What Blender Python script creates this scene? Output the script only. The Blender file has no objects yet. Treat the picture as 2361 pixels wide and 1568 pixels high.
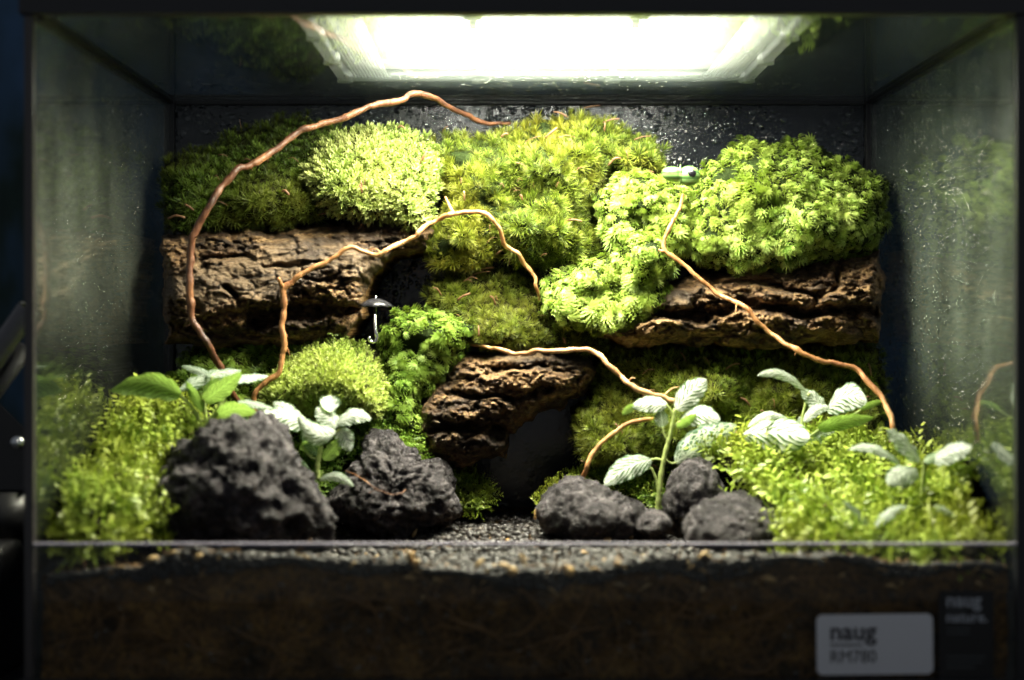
import bpy, math, random
import numpy as np
from mathutils import Vector, Matrix
# ---------------------------------------------------------------- scene, camera, light (1 unit = 1 dm)
sc = bpy.context.scene
COL = sc.collection
sc.unit_settings.scale_length = 0.1
random.seed(7); RNG = np.random.default_rng(7)
F = 3800.0; CX, CZ, CY = -0.082, 1.75, -7.6          # focal length in 2360-px units; camera position
cam_d = bpy.data.cameras.new('camera'); cam = bpy.data.objects.new('camera', cam_d); COL.objects.link(cam)
cam.location = (CX, CY, CZ); cam.rotation_euler = (math.radians(90), 0, 0)
cam_d.sensor_width = 36; cam_d.lens = 36*F/2360
cam_d.shift_x = (1180-1169)/2360; cam_d.shift_y = (745-784)/2360
cam_d.clip_start = 0.1; cam_d.clip_end = 200
cam_d.dof.use_dof = True; cam_d.dof.focus_distance = 9.85; cam_d.dof.aperture_fstop = 0.45; cam_d.dof.aperture_blades = 7
sc.camera = cam
world = bpy.data.worlds.new('World'); sc.world = world; world.use_nodes = True
world.node_tree.nodes['Background'].inputs[0].default_value = (0.86, 0.92, 1.0, 1)
world.node_tree.nodes['Background'].inputs[1].default_value = 0.14
sc.view_settings.view_transform = 'Standard'; sc.view_settings.look = 'None'
sc.view_settings.exposure = 0.0; sc.view_settings.gamma = 1.0
cy = sc.cycles
cy.use_denoising = True; cy.use_adaptive_sampling = True; cy.adaptive_threshold = 0.02; cy.max_bounces = 9; cy.transparent_max_bounces = 24; cy.diffuse_bounces = 3
cy.glossy_bounces = 4; cy.transmission_bounces = 5; cy.sample_clamp_indirect = 4.0; cy.sample_clamp_direct = 60
cy.caustics_reflective = False; cy.caustics_refractive = False
# the lamp's beam (the LED flood lamp lies on the roof pane)
ld = bpy.data.lights.new('led_beam', 'AREA'); ld.shape = 'RECTANGLE'; ld.size = 1.84; ld.size_y = 1.45
ld.energy = 480; ld.color = (1.0, 0.9, 0.69); ld.spread = math.radians(155)
led_light = bpy.data.objects.new('led_beam', ld); COL.objects.link(led_light)
led_light.location = (0.155, 1.36, 3.38)

def P(px, py, D):
    return (CX+(px-1169)*D/F, D+CY, CZ-(py-745)*D/F)
def PV(px, py, D): return Vector(P(px, py, D))
def PN(px, py, D):
    return np.stack([CX+(px-1169)*D/F, D+CY+0*px, CZ-(py-745)*D/F], -1)
# ---------------------------------------------------------------- noise
def _h(ix, iy, iz, s):
    n = (ix.astype(np.int64)*374761393 + iy.astype(np.int64)*668265263 + iz.astype(np.int64)*2147483647 + s*1274126177) & 0xffffffff
    n = ((n ^ (n >> 13))*1274126177) & 0xffffffff
    n = ((n ^ (n >> 16))*2246822519) & 0xffffffff
    return ((n ^ (n >> 15)) & 0xffffff)/float(0xffffff)
def noise(p, s=0):
    i = np.floor(p); f = p-i; u = f*f*(3-2*f); i = i.astype(np.int64); r = 0
    for a in (0, 1):
        for b in (0, 1):
            for c in (0, 1):
                w = (u[:,0] if a else 1-u[:,0])*(u[:,1] if b else 1-u[:,1])*(u[:,2] if c else 1-u[:,2])
                r = r+w*_h(i[:,0]+a, i[:,1]+b, i[:,2]+c, s)
    return r*2-1
def fbm(p, o=4, s=0, g=0.5):
    r = 0; a = 1
    for k in range(o): r = r+a*noise(p*(2.03**k)+k*17.3, s+k); a *= g
    return r
def vor(p, s=0):
    i = np.floor(p).astype(np.int64); f1 = np.full(len(p), 9.); f2 = f1.copy(); cid = np.zeros(len(p))
    for a in (-1, 0, 1):
        for b in (-1, 0, 1):
            for c in (-1, 0, 1):
                q = i+np.array([a, b, c])
                o = np.stack([_h(q[:,0], q[:,1], q[:,2], s+k) for k in range(3)], -1)
                d = np.linalg.norm(q+o-p, axis=1)
                near = d < f1
                f2 = np.where(near, f1, np.minimum(f2, d)); cid = np.where(near, o[:,0], cid); f1 = np.where(near, d, f1)
    return f1, f2, cid
# ---------------------------------------------------------------- object helpers
def tag(o, label=None, cat=None, group=None, kind=None):
    if label: o['label'] = label
    if cat: o['category'] = cat
    if group: o['group'] = group
    if kind: o['kind'] = kind
    return o
def make_mesh(name, V, Fc, mat=None, smooth=True, attrs=None, uv=None):
    V = np.asarray(V, dtype=np.float32)
    me = bpy.data.meshes.new(name)
    if isinstance(Fc, np.ndarray):
        n = Fc.shape[1]; me.vertices.add(len(V)); me.vertices.foreach_set('co', V.ravel())
        me.loops.add(Fc.size); me.loops.foreach_set('vertex_index', Fc.ravel().astype(np.int32))
        me.polygons.add(len(Fc)); me.polygons.foreach_set('loop_start', np.arange(0, Fc.size, n, dtype=np.int32))
        me.update(calc_edges=True)
    else:
        me.from_pydata(V.tolist(), [], [tuple(int(i) for i in f) for f in Fc]); me.update()
    if smooth: me.polygons.foreach_set('use_smooth', np.ones(len(me.polygons), dtype=bool))
    for k, v in (attrs or {}).items():
        a = me.attributes.new(k, 'FLOAT', 'POINT'); a.data.foreach_set('value', np.asarray(v, dtype=np.float32))
    if uv is not None:
        l = me.uv_layers.new(name='UVMap'); idx = np.empty(len(me.loops), dtype=np.int32); me.loops.foreach_get('vertex_index', idx)
        l.data.foreach_set('uv', np.asarray(uv, dtype=np.float32)[idx].ravel())
    if mat: me.materials.append(mat)
    return me
def link(name, me, parent=None, loc=None):
    o = bpy.data.objects.new(name, me); COL.objects.link(o)
    if loc is not None: o.location = loc
    if parent: o.parent = parent
    return o
def wobj(name, V, Fc, mat, parent=None, origin=None, **k):
    """object built from world coordinates; origin defaults to the parent's origin, else the base centre"""
    V = np.asarray(V, dtype=float)
    if parent is not None:
        org = Vector(parent['_org']); me = make_mesh(name, V-np.array(org), Fc, mat, **k); o = link(name, me, parent)
        o['_org'] = tuple(org)
        return o
    if origin is None: origin = ((V[:,0].min()+V[:,0].max())/2, (V[:,1].min()+V[:,1].max())/2, V[:,2].min())
    me = make_mesh(name, V-np.array(origin), Fc, mat, **k); o = link(name, me, None, origin); o['_org'] = tuple(origin)
    return o
def empty(name, origin):
    o = bpy.data.objects.new(name, None); COL.objects.link(o); o.location = origin; o['_org'] = tuple(origin); o.empty_display_size = 0.1
    return o
def box(x0, x1, y0, y1, z0, z1, bev=0.0):
    if bev <= 0:
        V = [(x, y, z) for z in (z0, z1) for y in (y0, y1) for x in (x0, x1)]
        return np.array(V), [(0,2,3,1),(4,5,7,6),(0,1,5,4),(1,3,7,5),(3,2,6,7),(2,0,4,6)]
    import bmesh
    bm = bmesh.new(); bmesh.ops.create_cube(bm, size=1)
    for v in bm.verts: v.co = ((x0+x1)/2+v.co.x*(x1-x0), (y0+y1)/2+v.co.y*(y1-y0), (z0+z1)/2+v.co.z*(z1-z0))
    bmesh.ops.bevel(bm, geom=bm.edges[:], offset=bev, segments=2, affect='EDGES', profile=0.6)
    V = np.array([v.co[:] for v in bm.verts]); Fc = [[v.index for v in f.verts] for f in bm.faces]; bm.free()
    return V, Fc
def join(parts):
    Vs, Fs, n = [], [], 0
    for V, Fc in parts:
        Vs.append(V); Fs += [tuple(i+n for i in f) for f in Fc]; n += len(V)
    return np.concatenate(Vs), Fs
def catmull(pts, sub=6):
    pts = [np.array(p, dtype=float) for p in pts]; pts = [2*pts[0]-pts[1]]+pts+[2*pts[-1]-pts[-2]]; out = []
    for i in range(1, len(pts)-2):
        a, b, c, d = pts[i-1:i+3]
        for k in range(sub):
            t = k/sub; out.append(0.5*((2*b)+(-a+c)*t+(2*a-5*b+4*c-d)*t*t+(-a+3*b-3*c+d)*t**3))
    out.append(pts[-2]); return np.array(out)
def tube(path, rad, seg=8, cap=True):
    path = np.asarray(path, dtype=float); n = len(path); rad = np.broadcast_to(rad, (n,)); T = np.gradient(path, axis=0)
    T /= np.linalg.norm(T, axis=1)[:,None]+1e-9
    nrm = np.cross(T[0], [0.3, 0.2, 0.9]); nrm /= np.linalg.norm(nrm); V = []
    for i in range(n):
        nrm = nrm-T[i]*nrm.dot(T[i]); nrm /= np.linalg.norm(nrm); bi = np.cross(T[i], nrm)
        for k in range(seg):
            a = 2*math.pi*k/seg; V.append(path[i]+rad[i]*(math.cos(a)*nrm+math.sin(a)*bi))
    Fc = [(i*seg+k, i*seg+(k+1)%seg, (i+1)*seg+(k+1)%seg, (i+1)*seg+k) for i in range(n-1) for k in range(seg)]
    if cap: Fc += [tuple(range(seg-1, -1, -1)), tuple((n-1)*seg+k for k in range(seg))]
    return np.array(V), Fc
def cyl(p0, p1, r0, r1=None, seg=20):
    return tube(np.array([p0, p1]), np.array([r0, r0 if r1 is None else r1]), seg)
_ico = {}
def ico(sub):
    if sub not in _ico:
        import bmesh
        bm = bmesh.new(); bmesh.ops.create_icosphere(bm, subdivisions=sub, radius=1)
        _ico[sub] = (np.array([v.co[:] for v in bm.verts]), np.array([[v.index for v in f.verts] for f in bm.faces])); bm.free()
    return _ico[sub]
# ---------------------------------------------------------------- materials
class NT:
    def __init__(s, name):
        s.m = bpy.data.materials.new(name); s.m.use_nodes = True; s.t = s.m.node_tree; s.t.nodes.clear()
        s.out = s.n('ShaderNodeOutputMaterial')
    def n(s, typ, **k):
        nd = s.t.nodes.new(typ)
        for a, b in k.items():
            if a.startswith('i_'):
                key = a[2:]; key = int(key) if key.isdigit() else key.replace('_', ' ')
                s.set(nd.inputs[key], b)
            else: setattr(nd, a, b)
        return nd
    def set(s, inp, v):
        if isinstance(v, bpy.types.NodeSocket): s.t.links.new(v, inp)
        elif isinstance(v, bpy.types.Node): s.t.links.new(v.outputs[0], inp)
        else: inp.default_value = (*v, 1) if isinstance(v, tuple) and len(v) == 3 and inp.type == 'RGBA' else v
    def math(s, op, a, b=0.0, c=None, clamp=False):
        nd = s.n('ShaderNodeMath', operation=op, use_clamp=clamp); s.set(nd.inputs[0], a); s.set(nd.inputs[1], b)
        if c is not None: s.set(nd.inputs[2], c)
        return nd.outputs[0]
    def ramp(s, f, stops):
        nd = s.n('ShaderNodeValToRGB'); s.set(nd.inputs[0], f); e = nd.color_ramp.elements
        while len(e) < len(stops): e.new(0.5)
        for el, (p, c) in zip(e, stops): el.position = p; el.color = (*c, 1) if isinstance(c, tuple) else (c, c, c, 1)
        return nd.outputs[0]
    def mix(s, f, a, b, blend='MIX'):
        nd = s.n('ShaderNodeMix', data_type='RGBA', blend_type=blend); s.set(nd.inputs[0], f); s.set(nd.inputs[6], a); s.set(nd.inputs[7], b)
        return nd.outputs[2]
    def noise(s, vec, scale, detail=4.0, rough=0.55, out=0):
        nd = s.n('ShaderNodeTexNoise'); s.set(nd.inputs['Vector'], vec); nd.inputs['Scale'].default_value = scale
        nd.inputs['Detail'].default_value = detail; nd.inputs['Roughness'].default_value = rough
        return nd.outputs[out]
    def pos(s): return s.n('ShaderNodeNewGeometry').outputs['Position']
    def attr(s, name): return s.n('ShaderNodeAttribute', attribute_name=name).outputs['Fac']
    def bump(s, h, strength, dist, normal=None):
        nd = s.n('ShaderNodeBump'); s.set(nd.inputs['Height'], h); nd.inputs['Strength'].default_value = strength; nd.inputs['Distance'].default_value = dist
        if normal is not None: s.set(nd.inputs['Normal'], normal)
        return nd.outputs[0]
    def mixs(s, f, a, b):
        nd = s.n('ShaderNodeMixShader'); s.set(nd.inputs[0], f); s.set(nd.inputs[1], a); s.set(nd.inputs[2], b); return nd
    def done(s, sh):
        s.t.links.new(sh.outputs[0] if isinstance(sh, bpy.types.Node) else sh, s.out.inputs[0]); return s.m
def principled(name, col, rough=0.5, metal=0.0, spec=0.5, **k):
    m = NT(name); b = m.n('ShaderNodeBsdfPrincipled', i_Base_Color=col, i_Roughness=rough, i_Metallic=metal, i_Specular_IOR_Level=spec)
    for a, v in k.items(): m.set(b.inputs[a.replace('_', ' ')], v)
    return m.done(b)
def moss_mat(name, deep, mid, pale, yellow, scale=1.2, transl=0.2, gloss=0.3):
    m = NT(name)
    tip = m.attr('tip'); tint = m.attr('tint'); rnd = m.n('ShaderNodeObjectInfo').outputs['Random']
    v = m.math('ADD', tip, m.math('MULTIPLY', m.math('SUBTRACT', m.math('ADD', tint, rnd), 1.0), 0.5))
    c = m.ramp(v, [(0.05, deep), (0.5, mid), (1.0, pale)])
    n = m.noise(m.pos(), scale, 3)
    c = m.mix(m.ramp(n, [(0.42, 0.0), (0.66, 0.85)]), c, yellow, 'MIX')
    c = m.mix(m.math('MULTIPLY', m.ramp(m.noise(m.pos(), scale*5, 2), [(0.5, 0.0), (0.75, 1.0)]), 0.3), c, (0.16, 0.11, 0.035))
    d = m.n('ShaderNodeBsdfPrincipled', i_Base_Color=c, i_Roughness=0.42, i_Specular_IOR_Level=gloss)
    t = m.n('ShaderNodeBsdfTranslucent'); m.set(t.inputs[0], m.mix(0.35, c, (0.45, 0.6, 0.05)))
    return m.done(m.mixs(transl, d, t))
M = {}
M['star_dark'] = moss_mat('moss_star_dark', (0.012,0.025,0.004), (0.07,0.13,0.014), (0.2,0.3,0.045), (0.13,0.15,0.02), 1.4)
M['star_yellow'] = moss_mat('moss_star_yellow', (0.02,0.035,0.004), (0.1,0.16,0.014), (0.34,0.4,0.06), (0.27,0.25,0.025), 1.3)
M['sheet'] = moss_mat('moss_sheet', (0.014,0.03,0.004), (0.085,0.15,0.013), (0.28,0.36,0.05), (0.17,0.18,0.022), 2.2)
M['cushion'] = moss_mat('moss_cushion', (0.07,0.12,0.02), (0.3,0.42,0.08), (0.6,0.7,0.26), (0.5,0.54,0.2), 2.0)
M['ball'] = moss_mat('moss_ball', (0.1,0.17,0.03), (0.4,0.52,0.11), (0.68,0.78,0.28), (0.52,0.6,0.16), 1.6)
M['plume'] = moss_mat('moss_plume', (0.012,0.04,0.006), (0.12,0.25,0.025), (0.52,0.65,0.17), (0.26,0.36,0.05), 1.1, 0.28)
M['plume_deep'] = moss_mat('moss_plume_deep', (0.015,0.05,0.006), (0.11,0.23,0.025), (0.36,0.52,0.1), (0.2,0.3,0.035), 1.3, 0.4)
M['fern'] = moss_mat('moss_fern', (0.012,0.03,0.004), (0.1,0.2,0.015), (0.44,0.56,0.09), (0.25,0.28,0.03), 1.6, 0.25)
def soil_mat(name, a, b, bumpd=0.02, sc_=14):
    m = NT(name); n = m.noise(m.pos(), sc_, 8, 0.65)
    c = m.ramp(n, [(0.3, a), (0.7, b)])
    h = m.noise(m.pos(), sc_*3, 6, 0.7)
    return m.done(m.n('ShaderNodeBsdfPrincipled', i_Base_Color=c, i_Roughness=0.9, i_Specular_IOR_Level=0.1, i_Normal=m.bump(h, 0.8, bumpd)))
M['peat'] = soil_mat('peat', (0.006,0.006,0.002), (0.022,0.02,0.008))
M['under'] = soil_mat('moss_underlayer', (0.005,0.009,0.002), (0.02,0.034,0.006))
M['dead'] = soil_mat('dead_moss', (0.02,0.025,0.006), (0.06,0.06,0.02))
def bark_mat():
    m = NT('cork_bark'); p = m.pos(); crust = m.attr('crust'); relief = m.attr('relief')
    mp = m.n('ShaderNodeMapping', i_Vector=p, i_Scale=(0.6, 1.0, 1.4)).outputs[0]
    n1 = m.noise(mp, 7, 8, 0.7); n2 = m.noise(mp, 28, 8, 0.75)
    cork = m.ramp(m.math('ADD', m.math('MULTIPLY', n1, 0.55), m.math('MULTIPLY', n2, 0.5)),
                  [(0.36, (0.02,0.012,0.008)), (0.46, (0.09,0.046,0.02)), (0.53, (0.2,0.115,0.05)), (0.63, (0.42,0.27,0.125))])
    gray = m.ramp(n2, [(0.3, (0.085,0.055,0.032)), (0.5, (0.19,0.13,0.075)), (0.7, (0.27,0.195,0.12))])
    c = m.mix(crust, cork, gray)
    # dark weathered film on patches of their own
    c = m.mix(m.ramp(m.noise(mp, 3.2, 6, 0.7), [(0.46, 0.0), (0.58, 0.85)]), c, (0.028, 0.019, 0.015))
    # near-black colour mixed in along the cracks themselves
    c = m.mix(relief, c, (0.012, 0.008, 0.006))
    vo = m.n('ShaderNodeTexVoronoi', feature='DISTANCE_TO_EDGE', i_Vector=mp); vo.inputs['Scale'].default_value = 14
    h = m.math('ADD', m.math('MULTIPLY', n2, 1.0), m.math('MINIMUM', vo.outputs[0], 0.12))
    wet = m.ramp(m.noise(p, 5, 3), [(0.45, 0.62), (0.65, 0.32)])
    return m.done(m.n('ShaderNodeBsdfPrincipled', i_Base_Color=c, i_Roughness=wet, i_Specular_IOR_Level=0.45, i_Normal=m.bump(h, 1.0, 0.035)))
M['bark'] = bark_mat()
def cork_mat():
    m = NT('cork_inner'); n = m.noise(m.pos(), 12, 6)
    c = m.ramp(n, [(0.3, (0.14,0.07,0.02)), (0.7, (0.36,0.2,0.06))])
    return m.done(m.n('ShaderNodeBsdfPrincipled', i_Base_Color=c, i_Roughness=0.7, i_Normal=m.bump(n, 0.6, 0.03)))
M['cork'] = cork_mat()
def rock_mat():
    m = NT('lava_rock'); p = m.pos(); n = m.noise(p, 9, 8, 0.7); f = m.noise(p, 60, 6, 0.7)
    c = m.ramp(m.math('ADD', m.math('MULTIPLY', n, 0.6), m.math('MULTIPLY', f, 0.4)), [(0.4, (0.008,0.007,0.009)), (0.5, (0.042,0.037,0.043)), (0.6, (0.15,0.135,0.145)), (0.7, (0.27,0.24,0.23))])
    vo = m.n('ShaderNodeTexVoronoi', feature='F1', i_Vector=p); vo.inputs['Scale'].default_value = 20
    v2 = m.n('ShaderNodeTexVoronoi', feature='F1', i_Vector=p); v2.inputs['Scale'].default_value = 44
    h = m.math('ADD', m.math('MINIMUM', vo.outputs[0], 0.45), m.math('ADD', m.math('MULTIPLY', m.math('MINIMUM', v2.outputs[0], 0.4), 0.5), m.math('MULTIPLY', f, 0.5)))
    return m.done(m.n('ShaderNodeBsdfPrincipled', i_Base_Color=c, i_Roughness=0.5, i_Specular_IOR_Level=0.3, i_Normal=m.bump(h, 1.0, 0.075)))
M['rock'] = rock_mat()
def gravel_mat():
    m = NT('black_gravel'); t = m.attr('tint'); f = m.noise(m.pos(), 60, 3)
    c = m.ramp(m.math('ADD', m.math('MULTIPLY', t, 0.7), m.math('MULTIPLY', f, 0.3)), [(0.1, (0.007,0.006,0.006)), (0.75, (0.022,0.019,0.02)), (0.97, (0.1,0.08,0.065))])
    return m.done(m.n('ShaderNodeBsdfPrincipled', i_Base_Color=c, i_Roughness=0.5, i_Normal=m.bump(f, 0.5, 0.01)))
M['gravel'] = gravel_mat()
def twig_mat(name, a, b, c3):
    m = NT(name); p = m.pos(); n = m.noise(p, 16, 6, 0.65)
    mp = m.n('ShaderNodeMapping', i_Vector=p, i_Scale=(60, 60, 6)).outputs[0]
    c = m.ramp(m.noise(p, 5, 5, 0.65), [(0.35, a), (0.52, b), (0.68, c3)])
    return m.done(m.n('ShaderNodeBsdfPrincipled', i_Base_Color=c, i_Roughness=0.45, i_Normal=m.bump(m.math('ADD', n, m.noise(mp, 1, 3)), 0.6, 0.012)))
M['twig_thick'] = twig_mat('vine_thick', (0.035,0.016,0.01), (0.13,0.05,0.022), (0.23,0.1,0.038))
M['twig_pale'] = twig_mat('vine_pale', (0.25,0.12,0.05), (0.5,0.27,0.12), (0.62,0.42,0.24))
M['twig_red'] = twig_mat('vine_red', (0.2,0.08,0.03), (0.42,0.2,0.075), (0.55,0.32,0.15))
def leaf_mat(name, green, vein, w, dens, under, netk=0.0):
    m = NT(name); uv = m.n('ShaderNodeUVMap', uv_map='UVMap').outputs[0]
    sp = m.n('ShaderNodeSeparateXYZ', i_Vector=uv); u = m.math('ABSOLUTE', m.math('SUBTRACT', sp.outputs[0], 0.5)); v = sp.outputs[1]
    nz = m.noise(uv, 5, 2)
    s = m.math('ADD', m.math('SUBTRACT', m.math('MULTIPLY', v, dens), m.math('MULTIPLY', m.math('POWER', u, 0.8), dens*0.75)), m.math('ADD', m.math('MULTIPLY', nz, 1.3), m.math('MULTIPLY', m.noise(uv, 16, 2), 0.35)))
    lat = m.math('ABSOLUTE', m.math('SUBTRACT', m.math('FRACT', s), 0.5))
    latm = m.math('SUBTRACT', 1.0, m.math('DIVIDE', lat, w), clamp=True)
    mid = m.math('SUBTRACT', 1.0, m.math('DIVIDE', u, 0.05), clamp=True)
    mp = m.n('ShaderNodeMapping', i_Vector=uv, i_Scale=(9, 13, 1)).outputs[0]
    vo = m.n('ShaderNodeTexVoronoi', feature='DISTANCE_TO_EDGE', i_Vector=mp); vo.inputs['Scale'].default_value = 1
    net = m.math('MULTIPLY', m.math('SUBTRACT', 1.0, m.math('DIVIDE', vo.outputs[0], w*0.75), clamp=True), netk)
    vm = m.math('MAXIMUM', m.math('MAXIMUM', latm, mid), net)
    vm = m.math('MULTIPLY', m.ramp(vm, [(0.05, 0.0), (0.4, 1.0)]), m.ramp(m.math('ADD', u, m.math('MULTIPLY', nz, 0.06)), [(0.44, 1.0), (0.52, 0.1)]))
    top = m.mix(vm, m.mix(m.noise(uv, 3, 3), green, tuple(x*0.7 for x in green)), vein)
    un = m.mix(m.math('MULTIPLY', vm, 0.8), under, tuple(min(1, x*2.4+0.04) for x in under))
    c = m.mix(m.n('ShaderNodeNewGeometry').outputs['Backfacing'], top, un)
    nb = m.bump(m.math('SUBTRACT', 1.0, vm), 0.6, 0.012)
    d = m.n('ShaderNodeBsdfPrincipled', i_Base_Color=c, i_Roughness=0.45, i_Specular_IOR_Level=0.35, i_Normal=nb)
    t = m.n('ShaderNodeBsdfTranslucent'); m.set(t.inputs[0], m.mix(0.5, c, (0.35, 0.55, 0.08)))
    return m.done(m.mixs(0.38, d, t))
M['leaf_white'] = leaf_mat('leaf_white', (0.09,0.19,0.08), (0.82,0.88,0.79), 0.37, 7.0, (0.22,0.38,0.1))
M['leaf_vein'] = leaf_mat('leaf_veined', (0.07,0.16,0.07), (0.78,0.86,0.74), 0.27, 8.0, (0.17,0.33,0.07))
M['leaf_grey'] = leaf_mat('leaf_grey_green', (0.1,0.19,0.12), (0.68,0.78,0.6), 0.12, 4.5, (0.17,0.33,0.07), 0.85)
M['leaf_green'] = leaf_mat('leaf_green', (0.07,0.17,0.05), (0.5,0.62,0.4), 0.24, 8.0, (0.17,0.28,0.06))
M['litter'] = principled('brown_litter', (0.2,0.1,0.05), 0.6)
M['stem'] = principled('plant_stem', (0.34,0.42,0.13), 0.5, Subsurface_Weight=0.1, Subsurface_Radius=(0.02,0.03,0.01))
M['silicone'] = principled('black_silicone', (0.008,0.008,0.009), 0.35)
M['rim'] = principled('black_rim', (0.012,0.013,0.016), 0.4)
M['black_plastic'] = principled('black_plastic', (0.014,0.014,0.016), 0.42)
M['black_metal'] = principled('black_metal', (0.02,0.02,0.022), 0.3, 0.6)
M['chrome'] = principled('chrome', (0.7,0.72,0.75), 0.22, 1.0)
M['glass_edge'] = principled('glass_edge', (0.32,0.3,0.38), 0.3)
def pane_mat(name, fogc, lo, hi, zmin, zmax, gloss_boost=1.0, bumpd=0.004, base=0.02):
    m = NT(name); p = m.pos()
    sp = m.n('ShaderNodeSeparateXYZ', i_Vector=p)
    drops = m.n('ShaderNodeTexVoronoi', feature='F1', i_Vector=p); drops.inputs['Scale'].default_value = 34
    dm = m.ramp(drops.outputs[0], [(0.1, 1.0), (0.42, 0.0)])
    fr = m.n('ShaderNodeFresnel'); fr.inputs[0].default_value = 1.5
    bf = m.n('ShaderNodeNewGeometry').outputs['Backfacing']      # both interfaces of the thin pane are counted on its entry face
    frv = m.math('MULTIPLY', m.math('DIVIDE', m.math('MULTIPLY', fr.outputs[0], 2.0), m.math('ADD', fr.outputs[0], 1.0)), gloss_boost, clamp=True)
    frv = m.math('MULTIPLY', frv, m.math('SUBTRACT', 1.0, bf))
    gl = m.n('ShaderNodeBsdfGlossy'); gl.inputs['Roughness'].default_value = 0.05; m.set(gl.inputs['Color'], (0.93, 0.97, 0.94))
    tr = m.n('ShaderNodeBsdfTransparent'); m.set(tr.inputs[0], (0.985, 0.99, 0.985))
    clear = m.mixs(frv, tr, gl)
    df = m.n('ShaderNodeBsdfDiffuse'); m.set(df.inputs[0], fogc)
    tl = m.n('ShaderNodeBsdfTranslucent'); m.set(tl.inputs[0], fogc)
    gf = m.n('ShaderNodeBsdfGlossy'); gf.inputs['Roughness'].default_value = 0.28
    m.set(gf.inputs['Normal'], m.bump(dm, 1.0, bumpd))
    fog = m.mixs(0.25, m.mixs(0.5, df, tl), gf)
    z = m.n('ShaderNodeMapRange', i_0=sp.outputs[2], i_1=zmin, i_2=zmax, i_3=0.0, i_4=1.0, interpolation_type='SMOOTHSTEP').outputs[0]
    z = m.math('MULTIPLY', z, m.n('ShaderNodeMapRange', i_0=sp.outputs[1], i_1=0.4, i_2=2.4, i_3=1.15, i_4=0.3).outputs[0])
    streak = m.noise(m.n('ShaderNodeMapping', i_Vector=p, i_Scale=(1.7, 1.7, 0.8)).outputs[0], 1.6, 5)
    fine = m.ramp(m.noise(p, 70, 3, 0.8), [(0.35, 0.1), (0.68, 1.0)])
    f = m.math('MULTIPLY', m.ramp(streak, [(0.35, lo), (0.65, hi)]), m.math('ADD', 0.45, m.math('MULTIPLY', fine, 1.1)))
    f = m.math('ADD', m.math('MULTIPLY', m.math('MULTIPLY', f, z), m.math('ADD', 0.75, m.math('MULTIPLY', dm, 0.5))), base, clamp=True)
    return m.done(m.mixs(f, clear, fog))
M['pane_left'] = pane_mat('fogged_left_glass', (0.6,0.68,0.55), 0.06, 0.22, 1.45, 2.1, 1.0)
M['pane_right'] = pane_mat('fogged_right_glass', (0.56,0.68,0.54), 0.05, 0.22, 1.0, 1.8, 1.0)
M['pane_roof'] = pane_mat('fogged_roof_glass', (0.5,0.62,0.55), 0.02, 0.07, -9, -8, 1.0)
M['pane_front'] = pane_mat('front_glass', (0.6,0.65,0.62), 0.001, 0.005, -9, -8, 0.25, base=0.0)
def back_mat():
    m = NT('dark_back_glass'); p = m.pos()
    v1 = m.n('ShaderNodeTexVoronoi', feature='F1', i_Vector=p); v1.inputs['Scale'].default_value = 18
    v2 = m.n('ShaderNodeTexVoronoi', feature='F1', i_Vector=p); v2.inputs['Scale'].default_value = 45
    sp = m.n('ShaderNodeSeparateXYZ', i_Vector=p)
    z = m.n('ShaderNodeMapRange', i_0=sp.outputs[2], i_1=1.0, i_2=2.4, i_3=0.15, i_4=1.0).outputs[0]
    n = m.noise(p, 3.0, 4)
    h = m.math('ADD', m.ramp(v1.outputs[0], [(0.05, 1.0), (0.4, 0.0)]), m.math('MULTIPLY', m.ramp(v2.outputs[0], [(0.05, 1.0), (0.45, 0.0)]), 0.5))
    h = m.math('MULTIPLY', m.math('MULTIPLY', h, z), m.ramp(n, [(0.4, 0.1), (0.6, 1.0)]))
    c = m.ramp(m.noise(p, 2.2, 5), [(0.35, (0.007,0.009,0.013)), (0.7, (0.017,0.021,0.027))])
    return m.done(m.n('ShaderNodeBsdfPrincipled', i_Base_Color=c, i_Roughness=0.2, i_Specular_IOR_Level=0.7, i_Normal=m.bump(h, 1.0, 0.0085)))
M['back'] = back_mat()
def drop_mat():
    m = NT('water_drop'); fr = m.n('ShaderNodeLayerWeight'); fr.inputs[0].default_value = 0.35
    gl = m.n('ShaderNodeBsdfGlossy'); gl.inputs['Roughness'].default_value = 0.06
    tr = m.n('ShaderNodeBsdfTransparent'); m.set(tr.inputs[0], (0.85, 0.88, 0.88))
    return m.done(m.mixs(m.math('MULTIPLY', m.math('ADD', m.math('MULTIPLY', fr.outputs['Fresnel'], 0.85), 0.05, clamp=True), m.math('SUBTRACT', 1.0, m.n('ShaderNodeNewGeometry').outputs['Backfacing'])), tr, gl))
M['drop'] = drop_mat()
def emit_mat(name, col, s):
    m = NT(name); e = m.n('ShaderNodeEmission', i_Color=col, i_Strength=s); return m.done(e)
M['led_panel'] = emit_mat('led_panel', (1.0, 0.97, 0.9), 22.0)
M['led_chip'] = emit_mat('led_chip', (1.0, 0.98, 0.95), 90.0)
def lens_mat(name, tw):
    m = NT(name); tr = m.n('ShaderNodeBsdfTransparent'); m.set(tr.inputs[0], (0.97, 0.98, 0.96))
    tl = m.n('ShaderNodeBsdfTranslucent'); m.set(tl.inputs[0], (0.9, 0.92, 0.88)); df = m.n('ShaderNodeBsdfPrincipled', i_Base_Color=(0.8,0.84,0.8), i_Roughness=0.2)
    return m.done(m.mixs(tw, tr, m.mixs(0.5, tl, df)))
M['lens'] = lens_mat('clear_lens', 0.05); M['lens_rib'] = lens_mat('clear_lens_rib', 0.4); M['lens_frame'] = lens_mat('clear_lens_frame', 0.75)
M['housing'] = principled('lamp_housing', (0.3, 0.31, 0.3), 0.35, 0.0)
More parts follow.
